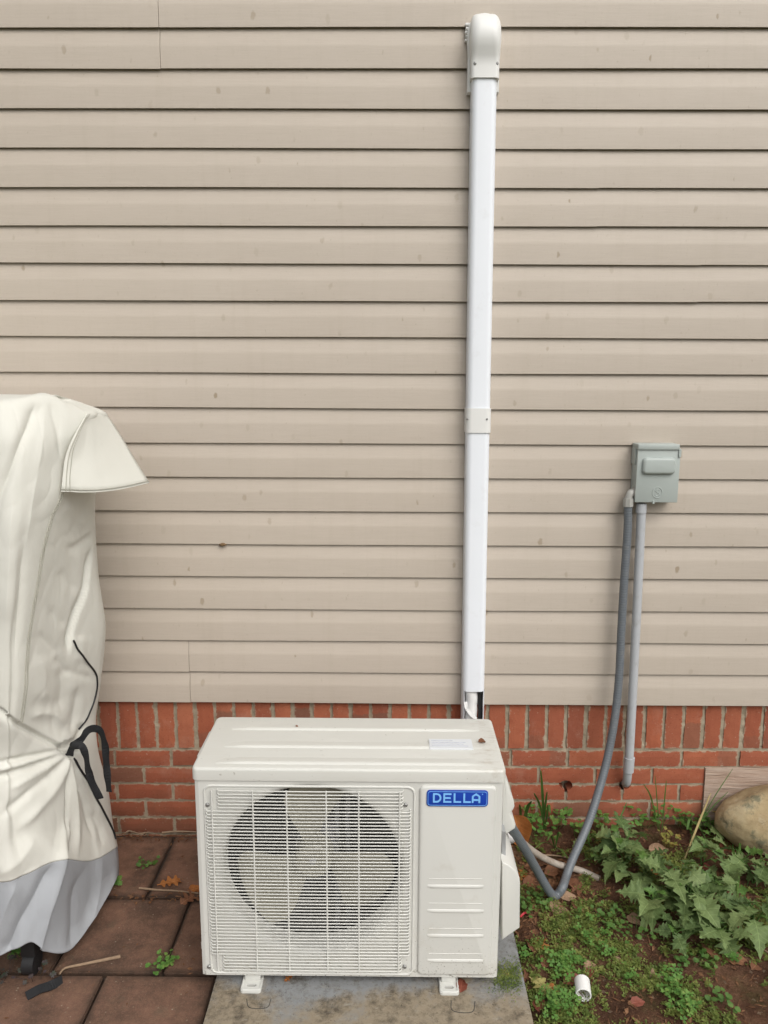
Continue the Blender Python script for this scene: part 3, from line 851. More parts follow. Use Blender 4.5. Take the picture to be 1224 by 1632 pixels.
m = MB(); m.ribbon(catmull([(cx0-0.029, -0.0635, zcut-0.035), (cx0-0.026, -0.066, zcut-0.055), (cx0-0.018, -0.060, zcut-0.07), (cx0-0.005, -0.062, zcut-0.085), (cx0+0.01, -0.057, zcut-0.1)], 4), 0.012, (0.3, 0.2, 1)); m.build('tape_end', TAPE, lsc)
# lines from the duct down to the back of the unit
ls = MB(); ls.tube(catmull([(cx0-0.008, -0.034, 0.37), (cx0-0.005, -0.05, 0.28), (cx0+0.02, -0.14, 0.19), (cx0+0.10, -0.30, 0.20), (0.292, -0.40, 0.27), (0.300, -0.50, 0.30)], 8), 0.020, 14)
ls.build('taped_pipe', TAPE, lsc)

# ------------------------------------------------------------------ disconnect box, conduits
bx = empty('disconnect_box', (0.85, 0.0, 1.25), 'grey electrical disconnect box with a raised handle on the siding', 'electrical box')
fyb = -0.058
A = oy(1017, 716, fyb); B = oy(1079.5, 801, fyb)
x0, x1, z0, z1 = A.x, B.x, B.z, A.z
xr0 = oy(1083.5, 716, fyb-0.004)
m = MB(); m.bbox(x0+0.001, x1-0.003, fyb+0.004, 0.0, z0+0.004, z1, 0.002); enc = m.build('enclosure', GREYBOX, bx, angle=40)
m = MB(); m.bbox(x0, x1, fyb, fyb+0.012, z0, z1+0.002, 0.002); dr = m.build('door', GREYBOX, bx, angle=40)
hz0 = oy(1050, 755.5, fyb).z; hz1 = oy(1050, 729, fyb).z; hx0 = oy(1023, 745, fyb).x; hx1 = oy(1075.5, 745, fyb).x
m = MB(); m.prism(rrect(hx0, hx1, hz0, hz1, 0.014), fyb-0.014, fyb+0.001, 'y', 0.009, 4); m.build('handle_boss', GREYBOX, dr, angle=60)
c = oy(1047.5, 785, fyb); m = MB()
m.tube([(c.x+0.016*math.cos(a*math.pi/12), fyb-0.0004, c.z+0.0175*math.sin(a*math.pi/12)) for a in range(25)], 0.0013, 6, False)
m.tube(catmull([(c.x+0.008, fyb-0.0004, c.z+0.008), (c.x, fyb-0.0004, c.z+0.011), (c.x-0.007, fyb-0.0004, c.z+0.006), (c.x, fyb-0.0004, c.z), (c.x+0.007, fyb-0.0004, c.z-0.006), (c.x, fyb-0.0004, c.z-0.011), (c.x-0.008, fyb-0.0004, c.z-0.008)], 4), 0.0012, 6)
m.build('embossed_mark', GREYBOX, dr)
zt0 = oy(1050, 717, fyb-.004).z; zt1 = oy(1050, 709, fyb-.004).z
m = MB(); m.bbox(x0-0.0015, xr0.x, fyb-0.006, 0.0, zt0, zt1+0.002, 0.003); m.bbox(x1-0.0005, xr0.x-0.0005, fyb-0.004, -0.004, zt0-0.022, zt0+0.001, 0.001); m.bbox(x0-0.0025, x0+0.0005, fyb+0.016, -0.001, zt0-0.05, zt0+0.001, 0.001)
m.build('hood', GREYBOX, bx, angle=40)
m = MB(); m.box((x0+x1)/2-0.012, (x0+x1)/2-0.006, fyb-0.003, fyb+0.004, z0-0.004, z0+0.006); m.build('latch', GREYBOX, bx)

# rigid conduit: hangs at y = -0.03, enters the wall near the ground
cu = [oy(1022.5, 802, -0.032), oy(1021.5, 830, -0.032), oy(1013.5, 1000, -0.032), oy(1003.0, 1205, -0.032), oy(1001, 1225, -0.030), oy(998.8, 1245, -0.010), (hole2.x+0.003, 0.03, hole2.z+0.004), (hole2.x+0.003, 0.08, hole2.z-0.004)]
rc = empty('rigid_conduit', (cu[3].x, -0.03, 0.2), 'straight grey plastic conduit from the box down into the bricks', 'conduit')
m = MB(); m.tube(catmull(cu, 8), 0.0150, 16); m.build('pipe', CONDUIT, rc)
m = MB(); a, b = oy(1022.3, 803, -0.032), oy(1021.3, 817, -0.032); m.tube([a, b], 0.0178, 18); m.build('coupling', CONDUIT, rc, angle=40)
m = MB(); a, b = oy(1003.2, 1207, -0.032), oy(1001.4, 1229, -0.029); m.tube([a, b], 0.0182, 18); m.build('coupling', CONDUIT, rc, angle=40)

# flexible whip from the box to the unit
fx = [oy(1001.0, 806, -0.040), oy(1000, 850, -0.042), oy(994.5, 930, -0.046), oy(990, 1010, -0.050), oy(986.5, 1080, -0.058), oy(979, 1150, -0.075), oy(964, 1225, -0.11), oy(940, 1305, -0.18), oy(914, 1366, -0.26), oy(903, 1395, -0.30)]
lowp = G(887, 1432); lowp.z += 0.018
fx2 = [oy(897, 1413, lowp.y+0.012), oy(890, 1424, lowp.y+.004), oy(883, 1427, lowp.y-.002), oy(875, 1420, lowp.y-0.015), oy(858, 1391, -0.40), oy(836, 1352, -0.47), oy(815, 1318, -0.535), oy(806, 1304, -0.57)]
wf = empty('flexible_conduit', (0.45, -0.3, 0.03), 'dark grey ribbed flexible conduit drooping from the box to the air conditioner', 'conduit')
m = MB(); pts = catmull(fx+fx2, 26)
seg = []; rr = []
# ribbed: radius alternates at a fixed spacing
L = [0.0]
for a, b in zip(pts[:-1], pts[1:]): L.append(L[-1]+(b-a).length)
tot = L[-1]; nst = int(tot/0.0022); j = 0
for q in range(nst+1):
    s = tot*q/nst
    while j < len(L)-2 and L[j+1] < s: j += 1
    t = (s-L[j])/max(1e-9, L[j+1]-L[j]); seg.append(pts[j].lerp(pts[j+1], t))
    rr.append(0.0133+(0.0006 if (q//2) % 2 else 0.0))
m.tube(seg, rr, 12); m.build('hose', FLEX, wf)
m = MB()
e1 = oy(1012, 786, -0.040); m.tube(catmull([(x0+0.012, -0.038, e1.z+0.003), (x0-0.004, -0.038, e1.z+0.002), oy(1004, 788, -0.040), oy(1001.2, 797, -0.040), oy(1001.0, 806, -0.040)], 6), 0.0125, 14)
m.build('elbow', FITTING, wf)
m = MB(); m.tube([oy(1001.5, 794, -0.04), oy(1001.0, 807, -0.040)], 0.0172, 8, smooth=False); m.build('nut', FITTING, wf)
m = MB(); m.tube([(x0-0.001, -0.038, e1.z+0.002), (x0+0.004, -0.038, e1.z+0.002)], 0.0195, 16); m.build('locknut', FITTING, wf, angle=40)

# pale drain hose lying in the weeds
d0 = oy(818, 1328, -0.42); g1 = G(925, 1391); g2 = G(955, 1402)
m = MB(); m.tube(catmull([oy(806, 1312, -0.50), d0, oy(850, 1357, -0.33), oy(885, 1376, -0.28), (g1.x, g1.y, g1.z+0.008), (g2.x, g2.y, g2.z+0.003)], 8), 0.0105, 12)
tag(m.build('drain_hose', DRAIN, None, (0.5, -0.3, 0.03)), 'pale tan drain hose passing behind the grey flexible conduit', 'hose')

# ------------------------------------------------------------------ pad under the unit
m = MB(); bm = bmesh.new()
px0, px1, py0, py1 = -0.462, 0.368, -1.10, -0.40
bmesh.ops.create_grid(bm, x_segments=40, y_segments=34, size=0.5)
for v in bm.verts:
    x = px0+(v.co.x+.5)*(px1-px0); y = py0+(v.co.y+.5)*(py1-py0)
    ex = min(x-px0, px1-x, y-py0, py1-y)
    v.co = Vector((x, y, 0.050+0.0008*nz(x, y, 0, 9)-0.003*(1-smooth(0, .012, ex))))
be = [e for e in bm.edges if e.is_boundary]
r_ = bmesh.ops.extrude_edge_only(bm, edges=be)
for g in r_['geom']:
    if isinstance(g, bmesh.types.BMVert):
        g.co.z = -0.05; g.co.x += 0.012*(1 if g.co.x > 0 else -1)
m.bm(bm, True)
pad = m.build('equipment_pad', PAD, None, (-0.05, -0.72, 0.0), angle=40)
tag(pad, 'stained grey ground pad under the air conditioner', 'pad')
# moulded hand-hold outlines: grooves drawn as thin dark grey lines
for (pa, pb, pc, pd) in (((393, 1592), (398, 1606), (425, 1606), (432, 1592)), ((719, 1594), (722, 1611), (752, 1613), (757, 1596))):
    m = MB(); pts = [oz(*q, 0.0500) for q in (pa, pb, pc, pd)]
    cc = catmull(pts, 5)
    m.tube(cc, 0.0011, 6); m.build('moulded_groove', GROOVE, pad)

# ------------------------------------------------------------------ outdoor unit
ux0, ux1, uy0, uy1, uz0, uz1, uzt = -0.4945, 0.2925, -0.750, -0.458, 0.079, 0.640, 0.674
ac = empty('air_conditioner', (-0.10, -0.60, 0.05), 'cream outdoor air conditioner unit standing on the pad', 'air conditioner')
fc = oy(496.5, 1388, uy0); frad = 0.2305
xm = oy(661, 1400, uy0).x
# cabinet: sides, back, bottom and front panel with a round opening
m = MB()
bev = 0.012
outl = [(ux0+bev, uy0), (xm, uy0), (ux1-bev, uy0), (ux1-0.003, uy0+0.003), (ux1, uy0+bev), (ux1, uy1), (ux0, uy1), (ux0, uy0+bev), (ux0+0.003, uy0+0.003)]
# wall strip (all but the fan front)
n = len(outl)
cz0 = uz0; vs = [(a, b, cz0) for a, b in outl]+[(a, b, uz1) for a, b in outl]
fs = [(i, (i+1) % n, n+(i+1) % n, n+i) for i in range(n) if i != 0]
m.add(vs, fs); m.add([(a, b, cz0) for a, b in outl], [tuple(range(n))]); m.add([(a, b, uz1) for a, b in outl], [tuple(range(n))[::-1]])
corners = [math.atan2(cz-fc.z, cx-fc.x) for cx, cz in ((ux0+bev, uz0), (xm, uz0), (xm, uz1), (ux0+bev, uz1))]
angs = sorted([2*math.pi*k/120-math.pi for k in range(120)]+corners)
def rect_hit(a):
    c_, s_ = math.cos(a), math.sin(a); t = 1e9
    if c_ > 1e-9: t = min(t, (xm-fc.x)/c_)
    if c_ < -1e-9: t = min(t, (ux0+bev-fc.x)/c_)
    if s_ > 1e-9: t = min(t, (uz1-fc.z)/s_)
    if s_ < -1e-9: t = min(t, (uz0-fc.z)/s_)
    return fc.x+c_*t, fc.z+s_*t
rg = []
na = len(angs)
ringdefs = [(None, uy0), (frad+0.020, uy0), (frad+0.010, uy0+0.003), (frad+0.003, uy0+0.010), (frad, uy0+0.022), (frad-0.002, uy0+0.055)]
vs = []
for r_, y in ringdefs:
    for a in angs:
        hx, hz = rect_hit(a)
        if r_ is None: vs.append((hx, y, hz))
        else:
            d = math.hypot(hx-fc.x, hz-fc.z); q = min(r_, d-0.0015) if y == uy0 else min(r_, d-0.001-0.0005)
            vs.append((fc.x+math.cos(a)*q, y, fc.z+math.sin(a)*q))
fs = [(q*na+k, q*na+(k+1) % na, (q+1)*na+(k+1) % na, (q+1)*na+k) for q in range(len(ringdefs)-1) for k in range(na)]
m.add(vs, fs, True)
cab = m.build('cabinet', UNIT, ac, angle=35)
# lower front corners are clipped: small feet of the skirt stay inside the footprint
# lid
m = MB()
lo = 0.004
bm = bmesh.new(); bmesh.ops.create_cube(bm, size=1.0)
for v in bm.verts: v.co = Vector(((ux0+ux1)/2+v.co.x*(ux1-ux0+2*lo), (uy0+uy1)/2+v.co.y*(uy1-uy0+2*lo), (uz1+0.001+uzt)/2+v.co.z*(uzt-uz1-0.001)))
es = [e for e in bm.edges if all(v.co.z > uzt-0.001 for v in e.verts)]
ve = [e for e in bm.edges if abs(e.verts[0].co.z-e.verts[1].co.z) > 0.01]
bmesh.ops.bevel(bm, geom=ve, offset=0.016, segments=4, affect='EDGES', profile=0.5)
es = [e for e in bm.edges if all(v.co.z > uzt-0.0005 for v in e.verts)]
bmesh.ops.bevel(bm, geom=es, offset=0.007, segments=3, affect='EDGES', profile=0.5)
m.bm(bm, True); lid = m.build('lid', LID, ac, angle=50)
# pressed ribs: low wedges, steep front edge
for (pyy, xa, xb) in ((1163.5, 365, 768), (1191.5, 352, 772), (1217.5, 338, 778)):
    yr = oz(560, pyy, uzt).y; xA = oz(xa, pyy, uzt).x; xB = oz(xb, pyy, uzt).x
    m = MB(); h = 0.0042; d = 0.036
    nseg = 24; vs = []; fs = []
    for q in range(nseg+1):
        t = q/nseg; x = xA+(xB-xA)*t
        e = min(1.0, min(t, 1-t)/0.09); e = e*e*(3-2*e)
        vs += [(x, yr-0.0055, uzt-0.0006), (x, yr-0.001, uzt-0.0004+h*0.75*e), (x, yr+0.002, uzt-0.0004+h*e), (x, yr+0.008, uzt-0.0004+h*0.92*e), (x, yr+d, uzt-0.0006)]
    for q in range(nseg):
        for k in range(4): fs.append((q*5+k, (q+1)*5+k, (q+1)*5+k+1, q*5+k+1))
    m.add(vs, fs, True); m.build('rib', LID, lid, angle=60)
a, b = oz(685, 1192, uzt+.0045), oz(751, 1178, uzt+.0045)
stk = MB(); zs = uzt+0.0042; stk.box(a.x, b.x, a.y, b.y, zs-0.004, zs+0.0002); so = stk.build('sticker', STICKER, lid)
m = MB()
for k, (f0, f1) in enumerate(((.05, .55), (.05, .85), (.05, .8), (.05, .9))):
    yy = b.y-(b.y-a.y)*(0.2+0.19*k); m.box(a.x+(b.x-a.x)*f0, a.x+(b.x-a.x)*f1, yy-0.0012, yy+0.0012, zs+0.0002, zs+0.0006)
m.build('printed_lines', PRINT, so)
# raised service panel at the right of the front
A = oy(667.5, 1251, uy0); B = oy(782.5, 1553, uy0)
spx0, spx1, spz0, spz1 = A.x+0.002, B.x-0.001, B.z+0.001, A.z
m = MB(); m.prism(rrect(spx0, spx1, spz0, spz1, 0.014), uy0-0.007, uy0+0.002, 'y', 0.006, 3); sp = m.build('service_panel', UNIT, ac, angle=35)
for (ya, yb) in ((1398, 1412), (1437, 1451), (1477, 1490.5), (1517, 1530)):
    za = oy(735, ya, uy0).z; zb2 = oy(735, yb, uy0).z
    xA = oy(681, yb, uy0).x; xB = oy(770, yb, uy0).x
    m = MB(); vs = []; fs = []; ns_ = 16
    for q in range(ns_+1):
        t = q/ns_; x = xA+(xB-xA)*t; e = min(1, min(t, 1-t)/0.10); e = e*e*(3-2*e)
        yb_ = uy0-0.007
        vs += [(x, yb_+0.0006, zb2+0.0090), (x, yb_-0.0002-0.0006*e, zb2+0.0080), (x, yb_-0.0004-0.0026*e, zb2+0.0020), (x, yb_-0.0002-0.0022*e, zb2+0.0005), (x, yb_+0.0006, zb2-0.0020)]
    for q in range(ns_):
        for k in range(4): fs.append((q*5+k, (q+1)*5+k, (q+1)*5+k+1, q*5+k+1))
    m.add(vs, fs, True); m.tube([(xA+0.004, yb_+0.0002, za), (xB-0.004, yb_+0.0002, za)], 0.0011, 6); m.build('louvre_rib', UNIT, sp, angle=50)
# badge
A = oy(680, 1258.5, uy0-.007); B = oy(777.5, 1285, uy0-.007)
yb_ = uy0-0.007
m = MB(); m.prism(rrect(A.x, B.x, B.z, A.z, 0.009), yb_-0.0028, yb_+0.0005, 'y', 0.0008, 2); bd = m.build('badge', BLUE, sp, angle=40)
m = MB()
o_ = rrect(A.x+0.003, B.x-0.003, B.z+0.003, A.z-0.003, 0.0068); i_ = rrect(A.x+0.0040, B.x-0.0040, B.z+0.0040, A.z-0.0040, 0.0060)
yl = yb_-0.0032; nn_ = len(o_)
def flatpoly(m, outer, holes=None):
    """thin solid with the outline; with one hole of equal vertex count it becomes a band"""
    if holes is None:
        m.prism(outer, yl, yb_-0.0027, 'y')
    else:
        k = len(outer)
        vs = [(a, yl, b) for a, b in outer]+[(a, yl, b) for a, b in holes]+[(a, yb_-0.0027, b) for a, b in outer]+[(a, yb_-0.0027, b) for a, b in holes]
        fs = []
        for i in range(k):
            j = (i+1) % k
            fs += [(i, j, k+j, k+i), (i, 2*k+i, 2*k+j, j), (k+i, k+j, 3*k+j, 3*k+i)]
        m.add(vs, fs)
flatpoly(m, o_, i_); m.build('border_line', LBLUE, bd)
lz0 = oy(728, 1279.5, yl).z; lz1 = oy(728, 1264.5, yl).z; H = lz1-lz0; st = H*0.175
lx = [oy(q, 1272, yl).x for q in (690, 706.5, 723, 738.5, 752)]
lw = [oy(q, 1272, yl).x for q in (703.5, 719.5, 735, 750.5, 765.5)]
m = MB()
# D
def band(outer, inner): flatpoly(m, outer, inner)
xa, xb = lx[0], lw[0]; r = H*0.46
do = [(xa, lz0), (xa, lz1)]+[(xb-r+r*math.cos(math.radians(a)), lz1-r+r*math.sin(math.radians(a))) for a in (90, 67, 45, 22, 0)]+[(xb-r+r*math.cos(math.radians(a)), lz0+r+r*math.sin(math.radians(a))) for a in (0, -22, -45, -67, -90)]
r2 = r-st*0.8; xi, xj = xa+st, xb-st
di = [(xi, lz0+st), (xi, lz1-st)]+[(xj-r2+r2*math.cos(math.radians(a)), lz1-st-r2+r2*math.sin(math.radians(a))) for a in (90, 67, 45, 22, 0)]+[(xj-r2+r2*math.cos(math.radians(a)), lz0+st+r2+r2*math.sin(math.radians(a))) for a in (0, -22, -45, -67, -90)]
band(do, di)
# E
xa, xb = lx[1], lw[1]; zm = (lz0+lz1)/2
flatpoly(m, [(xa, lz0), (xb, lz0), (xb, lz0+st), (xa+st, lz0+st), (xa+st, zm-st/2), (xb-st*.4, zm-st/2), (xb-st*.4, zm+st/2), (xa+st, zm+st/2), (xa+st, lz1-st), (xb, lz1-st), (xb, lz1), (xa, lz1)])
for q in (2, 3):
    xa, xb = lx[q], lw[q]; flatpoly(m, [(xa, lz0), (xb, lz0), (xb, lz0+st), (xa+st, lz0+st), (xa+st, lz1), (xa, lz1)])
# house-shaped A
xa, xb = lx[4], lw[4]; xc = (xa+xb)/2; sh = lz1-H*0.28; hb = lz0+H*0.22
flatpoly(m, [(xa, lz0), (xa+st, lz0), (xa+st, hb), (xb-st, hb), (xb-st, lz0), (xb, lz0), (xb, sh), (xc, lz1+H*.02), (xa, sh)],) if False else None
outer = [(xa, lz0), (xa, sh), (xc, lz1+H*0.03), (xb, sh), (xb, lz0), (xb-st, lz0), (xb-st, lz0+H*0.22), (xa+st, lz0+H*0.22), (xa+st, lz0)]
# built as strokes: left post, right post, two roof strokes, cross bar
flatpoly(m, [(xa, lz0), (xa+st, lz0), (xa+st, sh-st*0.35), (xc, lz1-st*1.15), (xb-st, sh-st*0.35), (xb-st, lz0), (xb, lz0), (xb, sh), (xc, lz1+H*0.03), (xa, sh)])
flatpoly(m, [(xa+st*1.02, lz0+H*0.22), (xb-st*1.02, lz0+H*0.22), (xb-st*1.02, lz0+H*0.22+st), (xa+st*1.02, lz0+H*0.22+st)])
cdot = oy(769, 1266, yl)
flatpoly(m, [(cdot.x+0.0016*math.cos(k*math.pi/4), cdot.z+0.0016*math.sin(k*math.pi/4)) for k in range(8)])
m.build('lettering', LBLUE, bd)
# raised rim around the fan field
A = oy(325, 1252, uy0); B = oy(657, 1553, uy0)
o_ = rrect(A.x, B.x, B.z, A.z, 0.018)
m = MB(); m.tube([(a, uy0+0.0002, b) for a, b in o_+[o_[0]]], 0.0032, 8, False); m.build('rim', UNITC, cab)
# grille
m = MB()
def wire(x0_, x1_, z, y, r=0.00175):
    pts = [(x0_, y+0.0005, z), (x0_+0.002, y-0.0045, z), (x0_+0.006, y-0.0072, z), ((x0_+x1_)/2, y-0.0085, z), (x1_-0.006, y-0.0072, z), (x1_-0.002, y-0.0045, z), (x1_, y+0.0005, z)]
    m.tube(pts, r, 6, True)
gA = oy(342, 1261, uy0-.01); gB = oy(640, 1549, uy0-.01)
gl = oy(331, 1400, uy0-.01).x; gr_ = oy(655, 1400, uy0-.01).x
zs1 = oy(500, 1292, uy0-.01).z; zs0 = oy(500, 1523, uy0-.01).z
NW = 55
for k in range(NW+1):
    z = gA.z+(gB.z-gA.z)*k/NW
    wide = zs0 < z < zs1
    wire(gl if wide else gA.x+0.004, gr_-0.002 if wide else gB.x, z, uy0-0.001)
for pxv in (336.5, 402, 456, 519.5, 571.5, 637.0, 332, 653.5):
    edge = pxv in (332, 653.5)
    x = oy(pxv, 1262, uy0-.01).x
    za, zb2 = (zs1, zs0) if edge else (gA.z+0.002, gB.z-0.002)
    if edge: x = gl+0.0015 if pxv < 400 else gr_-0.003
    m.tube([(x, uy0-0.0015 if edge else uy0-0.0085, za), (x, uy0-0.0015 if edge else uy0-0.0085, zb2)], 0.0023, 6)
gri = m.build('fan_grille', UNITC, ac)
for pxx, pyy in ((330.5, 1283), (646.5, 1283), (333, 1541), (645, 1541)):
    screw(oy(pxx, pyy, uy0-0.004), (0, -1, 0), 0.005, gri)
# interior
m = MB(); m.box(ux0+0.02, xm-0.02, uy1-0.012, uy1-0.004, uz0+0.02, uz1-0.02)
for k in range(46):
    x = ux0+0.03+(xm-ux0-0.06)*k/45; m.box(x-0.0008, x+0.0008, uy1-0.022, uy1-0.0121, uz0+0.02, uz1-0.02)
m.build('coil', COIL, ac)
m = MB(); ya, yb2 = uy0+0.058, uy1-0.023                # made-up dark lining, added to cut bounce light in the fan chamber
for (a0, a1, b0, b1) in ((ux0+0.004, ux0+0.008, uz0+0.004, uz1-0.004), (xm-0.008, xm-0.004, uz0+0.004, uz1-0.004), (ux0+0.008, xm-0.008, uz0+0.004, uz0+0.008), (ux0+0.008, xm-0.008, uz1-0.008, uz1-0.004)):
    m.box(a0, a1, ya, yb2, b0, b1)
m.build('added_shade_lining', COIL, ac)
m = MB(); ym = uy0+0.16
for dx in (0.055, 0.085): m.box(fc.x+dx-0.006, fc.x+dx+0.006, ym, ym+0.012, uz0+0.01, uz1-0.01)
m.tube([(fc.x, ym-0.05, fc.z), (fc.x, ym+0.03, fc.z)], 0.055, 20, smooth=False); m.build('fan_motor', ALU, ac, angle=40)
fan = None
m = MB(); m.tube([(fc.x, uy0+0.035, fc.z), (fc.x, uy0+0.040, fc.z), (fc.x, uy0+0.09, fc.z)], [0.042, 0.048, 0.052], 28); fan = m.build('fan', BLADE, ac, angle=40)
screw((fc.x, uy0+0.034, fc.z+0.004), (0, -1, 0), 0.010, fan, plain('bolt_zinc', (0.55, 0.55, 0.55), 0.35, metal=0.3), 'bolt')
for base, wd in ((98, 0.85), (226, 1.05), (340, 1.2)):
    m = MB(); vs = []; fs = []; NR, NA = 12, 14
    for i in range(NR+1):
        r = 0.040+(frad-0.012-0.040)*i/NR; f = i/NR
        half = wd*math.radians(24+6*min(1, f*1.8) - (8*(f-0.85)/0.15 if f > .85 else 0)); sweep = math.radians(-12*f)
        for j in range(NA+1):
            t = j/NA*2-1
            a = math.radians(base)+sweep+half*t
            y = uy0+0.075-0.034*t*(0.4+0.6*f)-0.006*(1-t*t)
            vs.append((fc.x+r*math.cos(a), y, fc.z+r*math.sin(a)))
    for i in range(NR):
        for j in range(NA): fs.append((i*(NA+1)+j, i*(NA+1)+j+1, (i+1)*(NA+1)+j+1, (i+1)*(NA+1)+j))
    o0 = len(vs); vs2 = vs+[(a, b+0.0025, c_) for a, b, c_ in vs]
    fs2 = fs+[tuple(i+o0 for i in f[::-1]) for f in fs]
    bd_ = [j for j in range(NA+1)]+[i*(NA+1)+NA for i in range(1, NR+1)]+[NR*(NA+1)+j for j in range(NA-1, -1, -1)]+[i*(NA+1) for i in range(NR-1, 0, -1)]
    for i in range(len(bd_)):
        a, b = bd_[i], bd_[(i+1) % len(bd_)]; fs2.append((a, b, b+o0, a+o0))
    m.add(vs2, fs2, True); m.build('blade', BLADE, fan, angle=60)
# right hand covers
def side_outline(pts, Y): return [(oy(a, b, Y).x, oy(a, b, Y).z) for a, b in pts]
up = side_outline([(801, 1228), (806, 1238), (811, 1252), (814, 1264), (818.5, 1275), (820, 1284), (817.5, 1290), (812.5, 1295), (818, 1304), (821.5, 1313), (821, 1319), (806, 1329), (799, 1329)], -0.62)
m = MB(); m.prism(up, -0.625, -0.50, 'y', 0.005, 3); m.build('valve_cover', UNITC, ac, angle=40)
m = MB(); bx0 = ux1-0.005
lowo = side_outline([(800, 1374), (811, 1379), (822, 1388), (828, 1400), (829, 1408), (828.5, 1479), (800, 1499)], -0.70)
m.prism(lowo, -0.70, -0.50, 'y', 0.004, 3)
m.build('terminal_cover', UNITC, ac, angle=40)
m = MB(); q = side_outline([(800, 1325), (806, 1326), (806, 1382), (800, 1382)], -0.66); m.prism(q, -0.66, -0.52, 'y'); m.build('valve_plate', ALU, ac)
m = MB(); p = oy(811, 1318, -0.56); m.tube([(ux1-0.01, -0.55, p.z), (ux1+0.022, -0.55, p.z)], 0.019, 14); m.build('valve', DARK, ac)
# left handle
m = MB(); h0 = oy(313, 1204, -0.66); h1 = oy(332, 1172, -0.54)
m.bbox(ux0-0.012, ux0+0.004, -0.665, -0.52, uzt-0.045, uzt-0.012, 0.005); m.build('side_handle', UNITC, ac, angle=40)
m = MB(); p = oy(319, 1508, uy0+.02); m.bbox(ux0-0.004, ux0+0.003, uy0+0.02, uy0+0.05, p.z-.01, p.z+.012, 0.002); m.build('side_clip', UNITC, ac, angle=40)
# feet
for pxa, pxb in ((381, 418), (697, 732)):
    xa = oz(pxa+3, 1574, 0.055).x; xb = oz(pxb-1, 1574, 0.055).x; xc = (xa+xb)/2
    for front in (True, False):
        yf, yi = (uy0-0.026, uy0+0.04) if front else (uy1+0.026, uy1-0.04)
        if not front: yf, yi = yi, yf
        m = MB()
        # foot plate with a slot: band round the slot
        yo0, yo1 = (uy0-0.030, uy0+0.03) if front else (uy1-0.03, uy1+0.03)
        outer = rrect(xa, xb, yo0, yo1, 0.008, 5)
        sy = uy0-0.010 if front else uy1+0.012
        inner = rrect(xc-0.013, xc+0.013, sy-0.0045, sy+0.0045, 0.0044, 5)
        k = len(outer); zf0, zf1 = 0.0505, 0.0575
        vs = [(a, b, zf1) for a, b in outer]+[(a, b, zf1) for a, b in inner]+[(a, b, zf0) for a, b in outer]+[(a, b, zf0) for a, b in inner]
        fs = []
        for i in range(k):
            j = (i+1) % k; fs += [(i, j, k+j, k+i), (i, 2*k+i, 2*k+j, j), (k+i, k+j, 3*k+j, 3*k+i), (2*k+i, 3*k+i, 3*k+j, 2*k+j)]
        m.add(vs, fs)
        # raised saddle up to the base
        s0, s1 = (uy0+0.0, uy0+0.03) if front else (uy1-0.03, uy1-0.0)
        m.bbox(xa+0.006, xb-0.006, s0+(0.006 if front else 0), s1, zf1-0.001, uz0+0.001, 0.004)
        rp = [(a, b, zf1+0.001) for a, b in rrect(xa+0.003, xb-0.003, yo0+0.003, yo1-.003, 0.007, 5)]
        m.tube(rp+[rp[0]], 0.0022, 6, False)
        m.build('foot', UNITC, ac, angle=40)

# ------------------------------------------------------------------ covered grill at the left
FAR = []
def row(c2, c2b, c3, c4, c5):
    pts = []
    for dx in (-330, -150): pts.append(np.array(oy(c2[0]+dx, c2[1], c2[2]-0.005)))
    for q in (c2, c2b, c3, c4, c5): pts.append(np.array(oy(*q)))
    e = pts[-1]
    pts.append(np.array(oy(c5[0]-26, c5[1], -0.15))); pts.append(np.array((-1.50, -0.10, e[2]))); pts.append(np.array((-1.86, -0.11, e[2])))
    return pts
ROWS = [
 row((0, 641, -.64), (72, 633, -.56), (140, 658, -.47), (156, 657, -.40), (168, 659, -.33)),
 row((0, 692, -.69), (62, 690, -.62), (121, 692, -.53), (146, 692, -.43), (166, 692, -.32)),
 row((0, 732, -.70), (55, 732, -.65), (105, 732, -.56), (135, 732, -.45), (158, 732, -.31)),
 row((0, 785, -.71), (52, 785, -.665), (99, 785, -.58), (128, 785, -.46), (151, 786, -.31)),
 row((0, 840, -.715), (42, 840, -.68), (79, 838, -.61), (118, 838, -.47), (150, 835, -.31)),
 row((0, 920, -.72), (33, 920, -.69), (62, 920, -.635), (110, 920, -.48), (155, 920, -.30)),
 row((-5, 1020, -.72), (22, 1020, -.70), (45, 1021, -.66), (105, 1015, -.49), (165, 1000, -.28)),
 row((-5, 1100, -.72), (20, 1100, -.70), (40, 1100, -.67), (100, 1090, -.50), (158, 1085, -.28)),
 row((-5, 1150, -.715), (18, 1150, -.70), (37, 1150, -.665), (98, 1150, -.50), (151, 1145, -.29)),
 row((-5, 1205, -.70), (20, 1203, -.68), (50, 1200, -.63), (112, 1195, -.505), (155, 1195, -.30)),
 row((-5, 1270, -.72), (20, 1265, -.70), (60, 1262, -.645), (120, 1262, -.50), (170, 1255, -.28)),
 row((-5, 1340, -.74), (25, 1335, -.71), (70, 1325, -.65), (130, 1318, -.48), (178, 1312, -.28)),
 row((-5, 1406, -.745), (40, 1394, -.71), (97, 1370, -.63), (145, 1372, -.47), (186, 1350, -.30)),
 row((-5, 1465, -.75), (40, 1450, -.72), (90, 1440, -.66), (140, 1430, -.50), (188, 1380, -.32)),
 row((-5, 1524, -.755), (50, 1502, -.72), (72, 1517, -.69), (120, 1508, -.60), (187, 1398, -.35)),
]
top = [np.array((min(-0.95, p[0]), -0.42, 1.592+0.004*math.sin(i))) for i, p in enumerate(ROWS[0])]
top2 = [0.5*(a+b)+np.array((0, 0, 0.006)) for a, b in zip(top, ROWS[0])]
ROWS = [top, top2]+ROWS
CG = np.array(ROWS)                                     # rows x cols x 3
